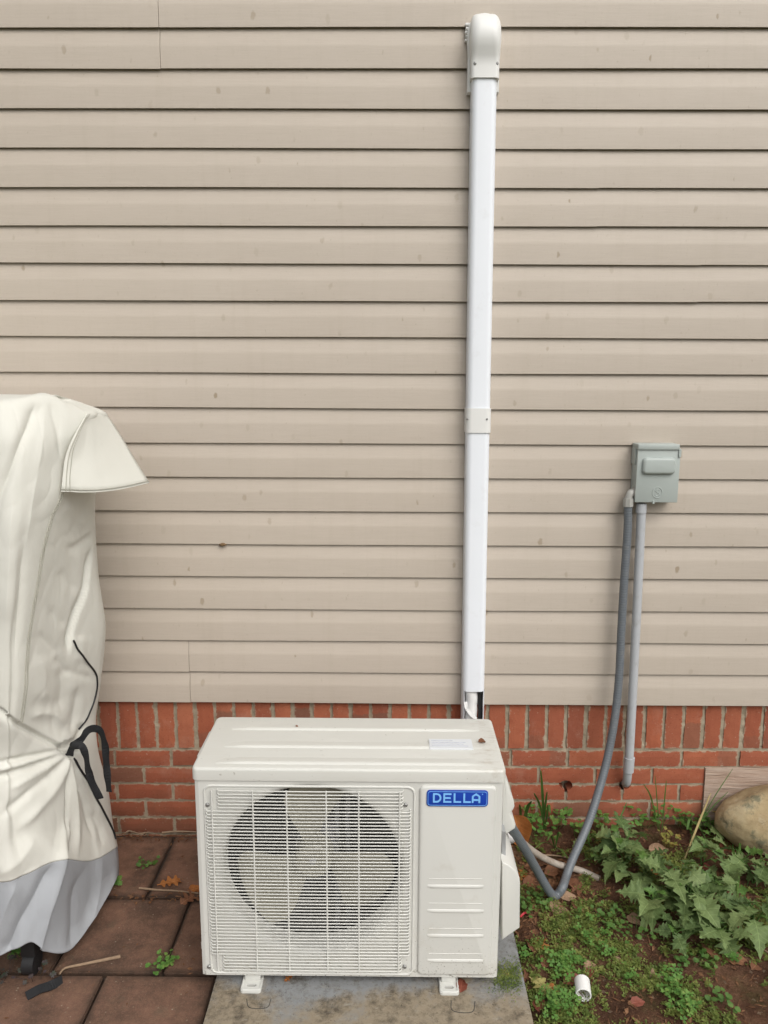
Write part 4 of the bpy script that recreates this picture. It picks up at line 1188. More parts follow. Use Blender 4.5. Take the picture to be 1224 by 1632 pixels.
def cr1(P, t):
    """Catmull-Rom (half tension) along axis 0 of P at parameters t"""
    n = P.shape[0]; i = np.clip(np.floor(t).astype(int), 0, n-2); f = (t-i)
    Pm = np.concatenate([[2*P[0]-P[1]], P, [2*P[-1]-P[-2]]])
    p0, p1, p2, p3 = Pm[i], Pm[i+1], Pm[i+2], Pm[i+3]
    f = f.reshape((-1,)+(1,)*(P.ndim-1)); k = 0.42
    m1, m2 = k*(p2-p0), k*(p3-p1)
    return (2*f**3-3*f**2+1)*p1+(f**3-2*f**2+f)*m1+(-2*f**3+3*f**2)*p2+(f**3-f**2)*m2
tr = np.concatenate([np.linspace(0, 2, 16, endpoint=False), np.linspace(2, 14, 230, endpoint=False), np.linspace(14, 16, 50)])
tcx = np.concatenate([np.linspace(0, 2, 14, endpoint=False), np.linspace(2, 6, 150, endpoint=False), np.linspace(6, 9, 36)])
S = cr1(CG, tr); S = np.swapaxes(cr1(np.swapaxes(S, 0, 1), tcx), 0, 1)
NRW, NCL = S.shape[:2]
du = np.gradient(S, axis=1); dv = np.gradient(S, axis=0)
Nn = np.cross(dv, du); Nn /= np.linalg.norm(Nn, axis=2, keepdims=True)+1e-9
# make normals point away from the body axis
axis_c = np.array((-1.30, -0.42, 0)); out_ = S-axis_c; out_[..., 2] = 0
sgn = np.sign((Nn*out_).sum(2)); flip = np.median(sgn[60:]); Nn *= flip
rel = S-CAM; zd = rel@FWD
PXc = np.stack([612+F_PX*(rel@RGT)/zd, 816-F_PX*(rel@UPV)/zd], 2)
front = (tcx < 6.3)[None, :]*np.ones((NRW, 1))
front = np.where(tcx[None, :] > 5.7, np.clip((6.4-tcx[None, :])/0.7, 0, 1), 1.0)*np.ones((NRW, 1))
def dist_poly(P, poly):
    best = np.full(P.shape[:2], 1e9); side = np.zeros(P.shape[:2]); along = np.zeros(P.shape[:2])
    poly = np.array(poly, float); Lt = np.r_[0, np.cumsum(np.linalg.norm(np.diff(poly, axis=0), axis=1))]
    for i in range(len(poly)-1):
        a, b = poly[i], poly[i+1]; ab = b-a
        t = np.clip(((P-a)@ab)/(ab@ab), 0, 1); d = P-(a+t[..., None]*ab); dd = np.linalg.norm(d, axis=2)
        s = ab[0]*d[..., 1]-ab[1]*d[..., 0]
        mk = dd < best; best = np.where(mk, dd, best); side = np.where(mk, np.sign(s), side); along = np.where(mk, (Lt[i]+t*(Lt[i+1]-Lt[i]))/Lt[-1], along)
    return best, side, along
disp = np.zeros((NRW, NCL))
def crease(poly, amp, w, kind='g', fade=0.25, fade2=None):
    """kind g: rounded ridge/valley; s: step, surface high on one side falling sharply on the other"""
    global disp
    poly = [tuple(p)[:2] for p in catmull([(a, b, 0) for a, b in poly], 5)]
    d, sd, al = dist_poly(PXc, poly)
    fa = np.clip(al/fade, 0, 1) if fade > 0 else 1.0
    f2 = fade if fade2 is None else fade2
    fb = np.clip((1-al)/f2, 0, 1) if f2 > 0 else 1.0
    env = fa*fb; env = env*env*(3-2*env)
    if kind == 'g': h = 0.72*np.exp(-(d/w)**2)+0.34*np.exp(-np.abs(d)/(w*0.30))
    elif kind == 'v': h = np.exp(-np.abs(d)/w)
    else:
        h = np.where(sd > 0, np.exp(-(d/w)**2), np.exp(-(d/(w*0.22))**2))
    disp += 0.78*amp*h*env*front
# big soft drapes of the front panel
crease([(58, 640), (45, 680), (22, 735), (0, 790), (-20, 850)], -0.013, 9, 'g', .1)
crease([(72, 645), (64, 720), (50, 800), (40, 880)], 0.008, 14)
crease([(78, 640), (92, 690), (97, 735)], -0.006, 6)
crease([(20, 780), (14, 900), (8, 1010)], 0.010, 16)
crease([(38, 860), (30, 960), (22, 1060)], -0.007, 8)
# side panel
crease([(112, 700), (128, 703), (146, 706)], -0.004, 5)
crease([(108, 740), (122, 743), (138, 741)], -0.004, 6)
crease([(100, 872), (122, 868), (150, 846)], -0.009, 11, 's', .3)
crease([(104, 800), (122, 828), (140, 838)], 0.006, 14)
crease([(92, 905), (108, 928), (132, 940)], -0.005, 12)
crease([(147, 866), (143, 905), (138, 940), (124, 975), (114, 1010), (108, 1050)], -0.020, 7, 's', .2)
crease([(78, 968), (92, 985), (106, 1000)], -0.005, 9)
crease([(56, 1006), (74, 1022), (98, 1046)], -0.006, 9)
crease([(84, 1046), (98, 1058), (112, 1078)], -0.009, 8)
crease([(96, 1060), (100, 1095), (96, 1135)], -0.010, 11)
crease([(104, 1068), (128, 1076), (150, 1081)], -0.006, 7)
crease([(126, 1092), (121, 1130), (114, 1175)], -0.011, 8)
crease([(128, 1010), (130, 1060)], 0.008, 16)
crease([(62, 1040), (70, 1085), (66, 1125)], 0.008, 14)
# gathers at the tie
crease([(-30, 1118), (0, 1131), (25, 1149), (55, 1166), (88, 1183), (112, 1192)], -0.018, 8, 's', .1, .05)
crease([(45, 1150), (60, 1138), (86, 1140), (104, 1160)], 0.010, 10)
crease([(-30, 1222), (10, 1213), (60, 1203), (112, 1194)], -0.013, 4, 'g', .1, .02)
crease([(-30, 1232), (10, 1224), (60, 1210), (112, 1196)], 0.010, 4, 'g', .1, .02)
crease([(-30, 1246), (10, 1234), (60, 1217), (112, 1197)], -0.014, 4.5, 'g', .1, .02)
crease([(10, 1262), (50, 1238), (90, 1214), (113, 1199)], 0.009, 6, 'g', .2, .02)
crease([(-10, 1310), (40, 1268), (84, 1232), (112, 1200)], -0.012, 7, 'g', .25, .02)
crease([(20, 1330), (70, 1280), (100, 1235), (113, 1202)], 0.012, 9, 'g', .25, .02)
crease([(101, 1372), (104, 1300), (106, 1250), (113, 1203)], -0.012, 5, 's', .2, .03)
crease([(124, 1372), (122, 1300), (118, 1250), (114, 1203)], 0.012, 6, 'g', .25, .03)
crease([(150, 1340), (136, 1282), (124, 1240), (115, 1203)], -0.014, 6, 'g', .25, .03)
crease([(135, 1150), (126, 1172), (114, 1192)], -0.012, 6, 'g', .2, .03)
crease([(108, 1180), (113, 1196), (118, 1205)], -0.030, 10, 'g', .05)
crease([(145, 1290), (158, 1320), (165, 1350)], -0.009, 6)
# skirt
crease([(110, 1300), (101, 1372), (92, 1410), (78, 1455), (62, 1512)], 0.020, 9, 's', .15, .0)
crease([(88, 1372), (66, 1415), (40, 1462), (14, 1512)], -0.022, 11, 'g', .2, .0)
crease([(30, 1400), (8, 1450), (-14, 1520)], 0.014, 12, 'g', .2, .0)
crease([(148, 1365), (128, 1400), (118, 1432), (116, 1500)], -0.010, 8, 'g', .45, .0)
crease([(164, 1340), (158, 1410), (150, 1460)], 0.008, 11, 'g', .45, .0)
crease([(60, 1330), (30, 1370), (-10, 1400)], 0.014, 18)
# fine wrinkles
for i in range(NRW):
    for j in range(NCL):
        if front[i, j] > 0:
            x, y, z = S[i, j]
            rg_ = (1-abs(nz(x+y*.8, y, z*0.6+7, 5.5)))**4; rg2 = (1-abs(nz(x+y*.8, y, z*0.9+3, 12)))**5
            disp[i, j] += front[i, j]*(0.0016*rg_-0.0013*rg2+0.0014*nz(x+y, y, z*0.55, 7)+0.0007*nz(x+y*.7, y, z*0.7, 27))
S2 = S+Nn*disp[..., None]
ii_band = int(np.searchsorted(tr, 14.0))
gl_ = empty('covered_grill', (-1.30, -0.42, 0.0), 'tall grill wrapped in a cream fabric cover with a grey hem', 'covered grill')
def sheet(i0, i1, name, mat, thick=0.0):
    P = S2[i0:i1]; a, b = P.shape[:2]; m = MB()
    m.add([tuple(p) for p in P.reshape(-1, 3)], [(i*b+j, (i+1)*b+j, (i+1)*b+j+1, i*b+j+1) for i in range(a-1) for j in range(b-1)], True)
    Nf = Nn[i0:i1]
    return m.build(name, mat, gl_)
body = sheet(0, ii_band+1, 'cover', CLOTH)
S2[ii_band:] -= Nn[ii_band:]*0.0012
band_ = sheet(ii_band, NRW, 'hem_band', GREYCLOTH)
for o in (body, band_):
    md = o.modifiers.new('cloth', 'SOLIDIFY'); md.thickness = 0.0016; md.offset = -1
def on_cover(px, py, lift=0.003):
    d = np.linalg.norm(PXc-np.array((px, py)), axis=2)+np.where(tcx[None, :] > 6.35, 1e4, 0)
    i, j = np.unravel_index(np.argmin(d), d.shape)
    return Vector(S2[i, j]+Nn[i, j]*lift), Vector(Nn[i, j])
def smooth_line(pts, n=6):
    for _ in range(n): pts = [pts[0]]+[(pts[i-1]+pts[i]*2+pts[i+1])/4 for i in range(1, len(pts)-1)]+[pts[-1]]
    return pts
# double stitched seam and cords
for off in (-1.6, 1.6):
    pts = [on_cover(a+off, b, 0.0012)[0] for a, b in [tuple(p)[:2] for p in catmull([(141, 660, 0), (121, 692, 0), (105, 732, 0), (99, 785, 0), (79, 838, 0), (62, 920, 0), (45, 1021, 0), (40, 1100, 0), (34, 1152, 0)], 14)]]
    pts = smooth_line(pts, 4); m = MB(); m.tube(pts, 0.0016, 5); m.build('seam', STITCH, body)
pts = [on_cover(a, b, 0.002)[0] for a, b in [tuple(p)[:2] for p in catmull([(115, 1020, 0), (122, 1036, 0), (138, 1055, 0), (151, 1071, 0), (154, 1086, 0), (152, 1108, 0), (143, 1135, 0), (130, 1162, 0)], 8)]]
pts = smooth_line(pts); m = MB(); m.tube(pts, 0.0028, 8); m.build('piping', DARK, body)
pts = [on_cover(a, b, 0.002)[0] for a, b in [tuple(p)[:2] for p in catmull([(117, 1203, 0), (126, 1222, 0), (140, 1246, 0), (153, 1273, 0), (166, 1298, 0), (178, 1320, 0), (184, 1338, 0)], 8)]]
pts = smooth_line(pts); m = MB(); m.tube(pts, 0.0034, 8); m.build('piping', DARK, body)
# tie strap: knot, loop and tail
kn, kn_n = on_cover(113, 1194, 0.006)
m = MB()
m.ribbon(catmull([oy(111, 1204, kn.y-.004), oy(116, 1190, kn.y-.012), oy(130, 1178, kn.y+0.0), oy(139, 1165, kn.y+.02), oy(150, 1161, kn.y+.05), oy(160, 1166, kn.y+.07), oy(167, 1185, kn.y+.08), oy(169, 1210, kn.y+.085), oy(171, 1235, kn.y+.085), oy(174, 1262, kn.y+.08)], 6), 0.021, None, 0.002)
m.build('tie_strap', WEB, gl_)
m = MB()
m.ribbon(catmull([oy(122, 1186, kn.y-.012), oy(131, 1190, kn.y-.018), oy(137, 1206, kn.y-.012), oy(141, 1228, kn.y-.004), oy(148, 1250, kn.y+.006), oy(160, 1273, kn.y+.016)], 6), 0.020, None, 0.002); m.build('tie_strap', WEB, gl_)
m = MB(); bm = bmesh.new(); bmesh.ops.create_icosphere(bm, subdivisions=2, radius=1); c_ = oy(122, 1187, kn.y-0.008)
for v in bm.verts: v.co = Vector((v.co.x*0.020, v.co.y*0.012, v.co.z*0.013))+c_
m.bm(bm, True); m.build('knot', WEB, gl_)
# flap on the side, standing off the cover
ft = [(140, 660), (150, 655), (160, 656), (167, 658)]
rows_f = []
NFR, NFC = 16, 22
top_l, top_r = np.array(oy(139, 659, -.48)), np.array(oy(168, 658, -.34))
low_l, low_r = np.array(oy(98, 783, -.595)), np.array(oy(238, 769, -.36))
vs = []; fs = []
for i in range(NFR+1):
    t = i/NFR
    # left edge follows the seam, right edge follows the free slope
    lp = Vector(catmull([oy(139, 659, -.485), oy(120, 692, -.55), oy(104, 732, -.58), oy(98, 783, -.60)], 16)[min(48, int(t*48))])
    rp = Vector(catmull([oy(168, 658, -.34), oy(186, 684, -.34), oy(212, 727, -.345), oy(238, 769, -.35)], 16)[min(48, int(t*48))])
    for j in range(NFC+1):
        s = j/NFC
        p = lp.lerp(rp, s)
        bow = math.sin(math.pi*s)
        p += Vector((0.010*bow*t, -0.040*bow*(0.25+0.75*t), -0.002*bow*t-0.004*bow*t*t))
        p += Vector((0, -1, 0))*(0.006*math.exp(-((s-0.25)/0.10)**2)*math.exp(-((t-0.3)/0.3)**2)*-1+0.004*nz(s*3, t*3, 2.0)+0.0022*(1-abs(nz(s*5, t*3, 8.0)))**4-0.005*math.exp(-((s-.12)/.05)**2)*math.sin(t*20)*0.5)
        vs.append(p)
for i in range(NFR):
    for j in range(NFC): fs.append((i*(NFC+1)+j, (i+1)*(NFC+1)+j, (i+1)*(NFC+1)+j+1, i*(NFC+1)+j+1))
m = MB(); m.add(vs, fs, True); fo = m.build('vent_flap', CLOTH, gl_)
md = fo.modifiers.new('cloth', 'SOLIDIFY'); md.thickness = 0.0022; md.offset = 0
hem = [vs[(NFR-0)*(NFC+1)+j]+Vector((0, -0.0012, 0.0)) for j in range(NFC+1)]
m = MB(); m.tube(hem, 0.0013, 6); m.build('flap_hem', CLOTH, fo)
m = MB(); m.tube([v+Vector((0, -0.002, 0.006)) for v in hem], 0.0008, 5)
for j_ in (1, 2): m.tube([vs[i*(NFC+1)+j_]+Vector((0.001, -0.0018, 0.001)) for i in range(1, NFR+1)], 0.0010, 5)
m.build('seam', STITCH, fo)
# legs and casters under the hem
for (lx_, ly_) in ((-0.995, -0.655), (-1.62, -0.655), (-0.99, -0.22), (-1.62, -0.22)):
    m = MB(); m.bbox(lx_-0.02, lx_+0.02, ly_-0.02, ly_+0.02, 0.06, 0.35, 0.004); lg = m.build('leg', DARK, gl_, angle=40)
    m = MB(); m.tube([(lx_-0.016, ly_, 0.033), (lx_+0.016, ly_, 0.033)], 0.032, 18, smooth=False); m.build('caster', DARK, lg, angle=40)
m = MB(); m.tube([(-0.985, -0.66, 0.09), (-0.955, -0.60, 0.06), (-0.945, -0.57, 0.20)], 0.008, 8); m.build('strut', DARK, gl_)
# strap end lying on the pavers
m = MB(); m.ribbon(catmull([oz(42, 1588, 0.006), oz(62, 1577, 0.010), oz(80, 1571, 0.012), oz(99, 1562, 0.006)], 5), 0.024, (0.3, 0.9, 0.35), 0.004)
tag(m.build('loose_strap', WEB, None, oz(70, 1575, 0)), 'short black strap end lying on a paver below the grill cover', 'strap')

# ------------------------------------------------------------------ boulder
rb = G(1205, 1338); rc_ = oy(1206, 1304, -0.06)
bm = bmesh.new(); bmesh.ops.create_icosphere(bm, subdivisions=5, radius=1)
for v in bm.verts:
    d = v.co.normalized(); k = 1+0.10*nz(d.x, d.y, d.z, 1.3)+0.035*nz(d.x, d.y, d.z+4, 3.5)+0.010*nz(d.x, d.y, d.z, 11)
    x, y, z = d*k
    z = z if z > -0.75 else -0.75
    if x < 0: z *= 1-0.16*min(1, -x)                       # tapers to the left
    v.co = Vector((x*0.185+z*0.035, y*0.115, z*0.120))
rc_ = Vector((oy(1224, 1304, -0.09).x+0.012, -0.095, oy(1224, 1305, -0.09).z-0.0))
m = MB(); m.bm(bm, True); m.v = [(a+rc_.x, b+rc_.y, c_+rc_.z) for a, b, c_ in m.v]
tag(m.build('boulder', ROCK, None, (rc_.x, rc_.y, 0.03)), 'large rounded tan boulder at the right edge by the timber', 'boulder')

# ------------------------------------------------------------------ white pipe stub
p0 = G(930, 1600); q0 = G(929.5, 1579); c0 = Vector((p0.x, p0.y+0.004, p0.z+0.022)); c1 = Vector((q0.x-0.002, q0.y+0.010, q0.z+0.022))
dr_ = (c1-c0).normalized(); a = dr_.orthogonal().normalized(); b = dr_.cross(a)
Rr = 0.0205; m = MB(); N = 32; vs = []; fs = []
for (cc, rr_) in ((c0, Rr-0.0032), (c0, Rr-0.0006), (c0+dr_*0.0008, Rr), (c1-dr_*0.0008, Rr), (c1, Rr-0.0006), (c1, Rr-0.0032)):
    for k in range(N):
        g = 2*math.pi*k/N; vs.append(cc+(a*math.cos(g)+b*math.sin(g))*rr_)
for q in range(6):
    for k in range(N): fs.append((q*N+k, q*N+(k+1) % N, ((q+1) % 6)*N+(k+1) % N, ((q+1) % 6)*N+k))
m.add(vs, fs, False)
ps = m.build('pipe_offcut', PIPE, None, p0, angle=35); tag(ps, 'short white plastic pipe offcut lying in the clover', 'pipe')

# ------------------------------------------------------------------ leaves
def leaf_mesh(name, half, L, bend, fold, seed, mat, crink=0.06, nx=None):
    """leaf along +X, midrib on y=0; half = [(t, w)] outline"""
    rnd = random.Random(seed); bm = bmesh.new(); rows_ = []
    for (t, w) in half:
        x = t; rr_ = []
        for s in (-1, -0.5, 0, 0.5, 1):
            ww = w*s*(1+rnd.uniform(-.10, .10) if abs(s) == 1 else 1)
            z = fold*abs(ww)-bend*x*x+crink*nz(x*5, ww*5, seed)*(0.4+abs(s))
            rr_.append(bm.verts.new(((x+(-0.02 if False else 0))*L, ww*L, z*L)))
        rows_.append(rr_)
    for r0, r1 in zip(rows_[:-1], rows_[1:]):
        for k in range(4): bm.faces.new((r0[k], r1[k], r1[k+1], r0[k+1]))
    for f in bm.faces: f.smooth = True
    me = bpy.data.meshes.new(name); bm.to_mesh(me); bm.free(); me.materials.append(mat); return me
LOBED = [(0, .012), (.03, .08), (.07, .24), (.10, .36), (.13, .22), (.17, .17), (.20, .28), (.24, .42), (.28, .54), (.32, .36), (.36, .24), (.40, .17), (.44, .27), (.48, .38), (.52, .45), (.56, .28), (.60, .17), (.64, .14), (.68, .22), (.72, .29), (.76, .16), (.80, .10), (.85, .15), (.89, .08), (.94, .05), (1, .004)]
LOBED2 = [(0, .012), (.04, .12), (.09, .30), (.13, .22), (.18, .17), (.22, .30), (.27, .47), (.31, .34), (.36, .26), (.41, .36), (.45, .43), (.49, .27), (.54, .19), (.58, .30), (.62, .34), (.67, .20), (.71, .13), (.76, .20), (.81, .14), (.87, .10), (.93, .06), (1, .004)]
LOBED = [(t, w*0.8+0.11*math.sin(math.pi*min(1, t*1.25))**2) for t, w in LOBED]; LOBED2 = [(t, w*0.8+0.13*math.sin(math.pi*min(1, t*1.2))**2) for t, w in LOBED2]
OAK = [(0, .01), (.10, .02), (.16, .12), (.22, .20), (.27, .18), (.31, .08), (.36, .10), (.42, .30), (.47, .32), (.52, .22), (.56, .10), (.62, .12), (.68, .28), (.73, .28), (.78, .14), (.83, .15), (.90, .17), (.95, .10), (1, .01)]
OVAL = [(0, .01), (.06, .10), (.16, .22), (.3, .30), (.45, .32), (.6, .29), (.75, .21), (.88, .11), (1, .005)]
BROAD = [(0, .01), (.04, .18), (.12, .33), (.24, .42), (.38, .44), (.52, .39), (.66, .30), (.80, .19), (.92, .08), (1, .005)]
GREEN3 = mat_leaf('pale_weed_leaf', (0.145, 0.215, 0.070), (0.23, 0.30, 0.115), 0.6, 0.28, 0.35, 0.15)
WEEDM = [leaf_mesh('leaf', h, 0.10, bnd, fld, sd_, (GREEN, GREEN, GREEN3)[sd_ % 3], ck) for sd_, (h, bnd, fld, ck) in enumerate(((LOBED, .25, .25, .06), (LOBED2, .50, .18, .09), (LOBED, .75, .12, .08), (LOBED2, .15, .45, .07), (LOBED, .35, .30, .10), (LOBED2, .65, .30, .08), (LOBED2, .9, .05, .08), (LOBED, .1, .15, .12), (LOBED2, .4, .5, .08)))]
YOUNGM = [leaf_mesh('leaf', LOBED, 0.07, .2, .3, 31, GREEN2, 0.06), leaf_mesh('leaf', LOBED2, 0.07, .35, .2, 32, GREEN2, 0.06)]
def orient(o, pos, az, el, roll=0.0, s=1.0):
    d = Vector((math.cos(az)*math.cos(el), math.sin(az)*math.cos(el), math.sin(el)))
    side = Vector((-math.sin(az), math.cos(az), 0)); up = d.cross(side)
    side, up = side*math.cos(roll)+up*math.sin(roll), up*math.cos(roll)-side*math.sin(roll)
    Mx = Matrix((d, side, up)).transposed()
    o.location = pos; o.rotation_euler = Mx.to_euler(); o.scale = (s, s, s)
WG = 'leafy weeds growing in the soil bed'
def weed(px, py, n, hgt, size, label, seed, young=2, spread=0.055):
    rnd = random.Random(seed); base = G(px, py); base.z -= 0.004
    root = empty('leafy_weed', base, label, 'weed', WG)
    m = MB(); nst = 1 if n < 6 else (2 if n < 10 else 3); stems = []
    for k in range(nst):
        a = rnd.uniform(0, 6.28); tip = base+Vector((math.cos(a)*spread*rnd.uniform(.3, 1), math.sin(a)*spread*rnd.uniform(.3, 1)-0.01, hgt*rnd.uniform(.75, 1.1)))
        mid = base.lerp(tip, .5)+Vector((rnd.uniform(-.012, .012), rnd.uniform(-.012, .012), hgt*.12))
        cv = catmull([base, mid, tip], 6); stems.append(cv); m.tube(cv, [0.0026-0.0012*i/(len(cv)-1) for i in range(len(cv))], 6)
    leaves = []
    for k in range(n+young):
        cv = stems[k % nst]; yng = k >= n
        t = rnd.uniform(.25, .95) if not yng else 1.0
        p = cv[min(len(cv)-1, int(t*(len(cv)-1)))]
        az = k*2.4+rnd.uniform(-.4, .4)+seed
        if not yng and math.sin(az) > 0.75 and rnd.random() < .4: az = -az
        el = rnd.uniform(-.35, .55) if not yng else rnd.uniform(.3, .9)
        pl = size*rnd.uniform(.25, .45) if not yng else 0.006
        q = p+Vector((math.cos(az)*pl, math.sin(az)*pl, pl*0.45))
        m.tube(catmull([p, p.lerp(q, .5)+Vector((0, 0, pl*.15)), q], 3), 0.0012, 5)
        leaves.append((q, az, el, yng))
    m.build('stem', GRASS, root)
    for q, az, el, yng in leaves:
        me = rnd.choice(YOUNGM if yng else WEEDM)
        o = bpy.data.objects.new('leaf', me); COL.objects.link(o); o.parent = root
        orient(o, q-base, az, el, rnd.uniform(-.6, .6), size/0.10*rnd.uniform(.55, 1.25) if not yng else size/0.10*rnd.uniform(.5, .85))
weed(978, 1392, 12, 0.095, 0.076, 'leafy weed closest to the bend of the grey flexible conduit', 3)
weed(1000, 1375, 11, 0.12, 0.076, 'tall leafy weed just right of the drain hose end', 11)
weed(1068, 1425, 16, 0.11, 0.083, 'broad leafy weed in the middle of the weed patch', 5)
weed(1040, 1462, 11, 0.085, 0.076, 'leafy weed on the lower left side of the weed patch', 8)
weed(1105, 1468, 16, 0.105, 0.083, 'largest leafy weed at the front of the weed patch', 13)
weed(1148, 1440, 12, 0.10, 0.080, 'leafy weed with a broad leaf pointing at the boulder', 17)
weed(1118, 1383, 8, 0.08, 0.061, 'small leafy weed on bare soil below the boulder end', 21)
weed(1200, 1408, 11, 0.09, 0.061, 'leafy weed at the right edge under the boulder', 25)
weed(1200, 1478, 12, 0.10, 0.076, 'leafy weed at the right edge above the bare dirt', 27)
weed(1158, 1500, 8, 0.075, 0.083, 'leafy weed whose big leaf hangs over the fallen brown leaf', 29, 1)
weed(1085, 1500, 7, 0.06, 0.061, 'low leafy weed at the bottom of the weed patch', 33, 2)
weed(955, 1375, 7, 0.07, 0.055, 'small dark leafy weed in the shade behind the grey conduit', 37, 1)

weed(1030, 1405, 7, 0.10, 0.082, 'leafy weed with pale leaves between the left and middle of the weed patch', 41)
weed(1168, 1395, 6, 0.09, 0.078, 'feathery leafy weed just below the boulder tip', 43, 3)
weed(942, 1352, 4, 0.075, 0.065, 'small leafy weed against the upper side of the drain hose end', 45, 1)
weed(1128, 1352, 5, 0.07, 0.062, 'small pale leafy weed in the dark soil left of the boulder', 47, 2)

def dead_leaf(px, py, half, L, mat, label, az, el=0.08, roll=0.1, bend=.2, fold=.2, seed=0, lift=0.006, ground=True, z=None):
    p = G(px, py) if z is None else oz(px, py, z)
    me = leaf_mesh('fallen_leaf', half, L, bend, fold, seed+50, mat, 0.10)
    for v in me.vertices: v.co.x -= L/2
    o = bpy.data.objects.new('fallen_leaf', me); COL.objects.link(o)
    orient(o, p+Vector((0, 0, lift)), az, el, roll)
    tag(o, label, 'leaf', 'dead leaves lying about')
    return o
dead_leaf(826, 1352, BROAD, 0.115, ORANGE, 'curled orange leaf hanging beside the unit under the grey conduit', -1.3, -0.9, 0.5, .5, .5, 1, 0.06)
dead_leaf(858, 1502, OAK, 0.095, ORANGE, 'bright orange lobed leaf on the soil near the pad', 2.2, 0.15, 0.2, .3, .2, 2)
dead_leaf(846, 1512, OVAL, 0.055, BROWN, 'narrow brown leaf lying against the bright orange leaf', 1.7, 0.2, .6, .3, .3, 3, 0.012)
dead_leaf(893, 1447, BROAD, 0.07, TAN, 'tan broad leaf directly under the bend of the grey conduit', 0.9, .1, .2, .2, .1, 4)
dead_leaf(880, 1392, OVAL, 0.06, BROWN, 'rusty brown leaf between the two arms of the grey conduit', 0.2, .3, .4, .5, .4, 5, .012)
dead_leaf(846, 1408, OVAL, 0.065, BROWN, 'rusty brown leaf beside the terminal cover of the unit', 0.5, .2, .3, .4, .3, 6, .010)
dead_leaf(925, 1420, OAK, 0.085, BROWN, 'dark brown leaf between the grey conduit and the leafy weeds', -0.4, .1, .1, .3, .2, 7, .010)
dead_leaf(905, 1408, BROAD, 0.07, BROWN, 'brown leaf touching the lower arm of the grey conduit', 1.9, .2, .3, .2, .3, 8, .012)
dead_leaf(1038, 1562, OAK, 0.085, TAN, 'curled grey tan oak leaf on the bare patch right of the white pipe', 2.9, .25, -.2, .5, .3, 9, .010)
dead_leaf(911, 1564, OVAL, 0.055, RED, 'reddish leaf just left of the white pipe', 0.4, .3, .3, .3, .3, 10, .010)
dead_leaf(938, 1553, OVAL, 0.050, RED, 'reddish leaf tucked behind the white pipe', 1.0, .2, -.2, .3, .3, 11, .008)
dead_leaf(940, 1543, OVAL, 0.040, TAN, 'small tan leaf on the ground cover above the white pipe', 0.3, .2, .3, .3, .3, 12, .010)
dead_leaf(1136, 1515, BROAD, 0.085, BROWN, 'broad brown leaf under the drooping weed leaf', 1.9, .15, .2, .25, .15, 13, .008)
dead_leaf(1172, 1530, OVAL, 0.075, BROWN, 'reddish brown leaf on bare dirt right of the broad brown leaf', -.5, .12, .2, .25, .2, 14, .008)
dead_leaf(1186, 1487, BROAD, 0.06, RED, 'crumpled red leaf among the weeds near the right edge', 1.2, .4, .3, .5, .5, 15, .014)
dead_leaf(843, 1558, OAK, 0.075, BROWN, 'dark brown leaf on the soil close to the pad edge', .3, .1, .1, .2, .2, 16)
dead_leaf(880, 1581, OVAL, 0.042, ORANGE, 'small orange brown oval leaf left of the white pipe', -.9, .2, .3, .3, .2, 17, .012)
dead_leaf(862, 1575, OAK, 0.085, leaf_yellow := mat_leaf('yellow_dead_leaf', (0.36, 0.32, 0.10), (0.42, 0.36, 0.16), .6, .2, .3, .4), 'pale yellow lobed leaf between the pad and the white pipe', -.85, .15, .1, .25, .15, 18, .015)
dead_leaf(860, 1605, OVAL, 0.05, RED, 'dark reddish leaf on the soil at the bottom beside the pad', -1.3, .1, .2, .3, .2, 19, .006)
dead_leaf(272, 1408, OAK, 0.085, ORANGE, 'orange oak leaf on the pavers left of the unit', 0.35, .08, .1, .15, .15, 20, .008, z=0.0)
dead_leaf(302, 1434, OAK, 0.085, BROWN, 'reddish brown curled leaf on the pavers touching the unit', 0.9, .25, .3, .4, .3, 21, .012, z=0.0)
dead_leaf(311, 1420, OVAL, 0.05, ORANGE, 'small orange leaf half hidden by the left edge of the unit', 0.5, .2, .2, .3, .3, 22, .010, z=0.0)
dead_leaf(736, 1571, OVAL, 0.050, RED, 'reddish brown leaf on the pad beside the right foot of the unit', 1.3, .2, .2, .3, .2, 23, .006, z=0.052)
dead_leaf(459, 1561, OAK, 0.028, ORANGE, 'tiny orange leaf scrap on the pad under the unit', 0.8, .3, .2, .3, .2, 24, .004, z=0.052)
o = dead_leaf(769, 1181.5, OVAL, 0.026, BROWN, 'tiny brown leaf on the unit lid near the sticker', 0.4, .25, .3, .5, .4, 25, .003, z=uzt+0.003)
dead_leaf(473, 1158, OVAL, 0.010, BROWN, 'tiny dark leaf scrap at the back of the unit lid', -0.6, .2, .2, .3, .4, 26, .002, z=uzt+0.002)
dead_leaf(1050, 1356, OVAL, 0.075, TAN, 'long dry tan leaf on dark soil above the weed patch', 0.15, .05, .2, .1, .2, 27, .008)
dead_leaf(1163, 1352, BROAD, 0.07, RED, 'red brown leaf on soil just below the boulder', -.8, .1, .2, .2, .15, 28, .008)
dead_leaf(1124, 1385, OVAL, 0.045, RED, 'small red leaf in the shade right of the weed patch', -.6, .2, .3, .3, .3, 29, .010)
dead_leaf(1010, 1470, OVAL, 0.05, TAN, 'narrow tan leaf at the lower left of the weed patch', -1.0, .1, .4, .2, .4, 30, .010)

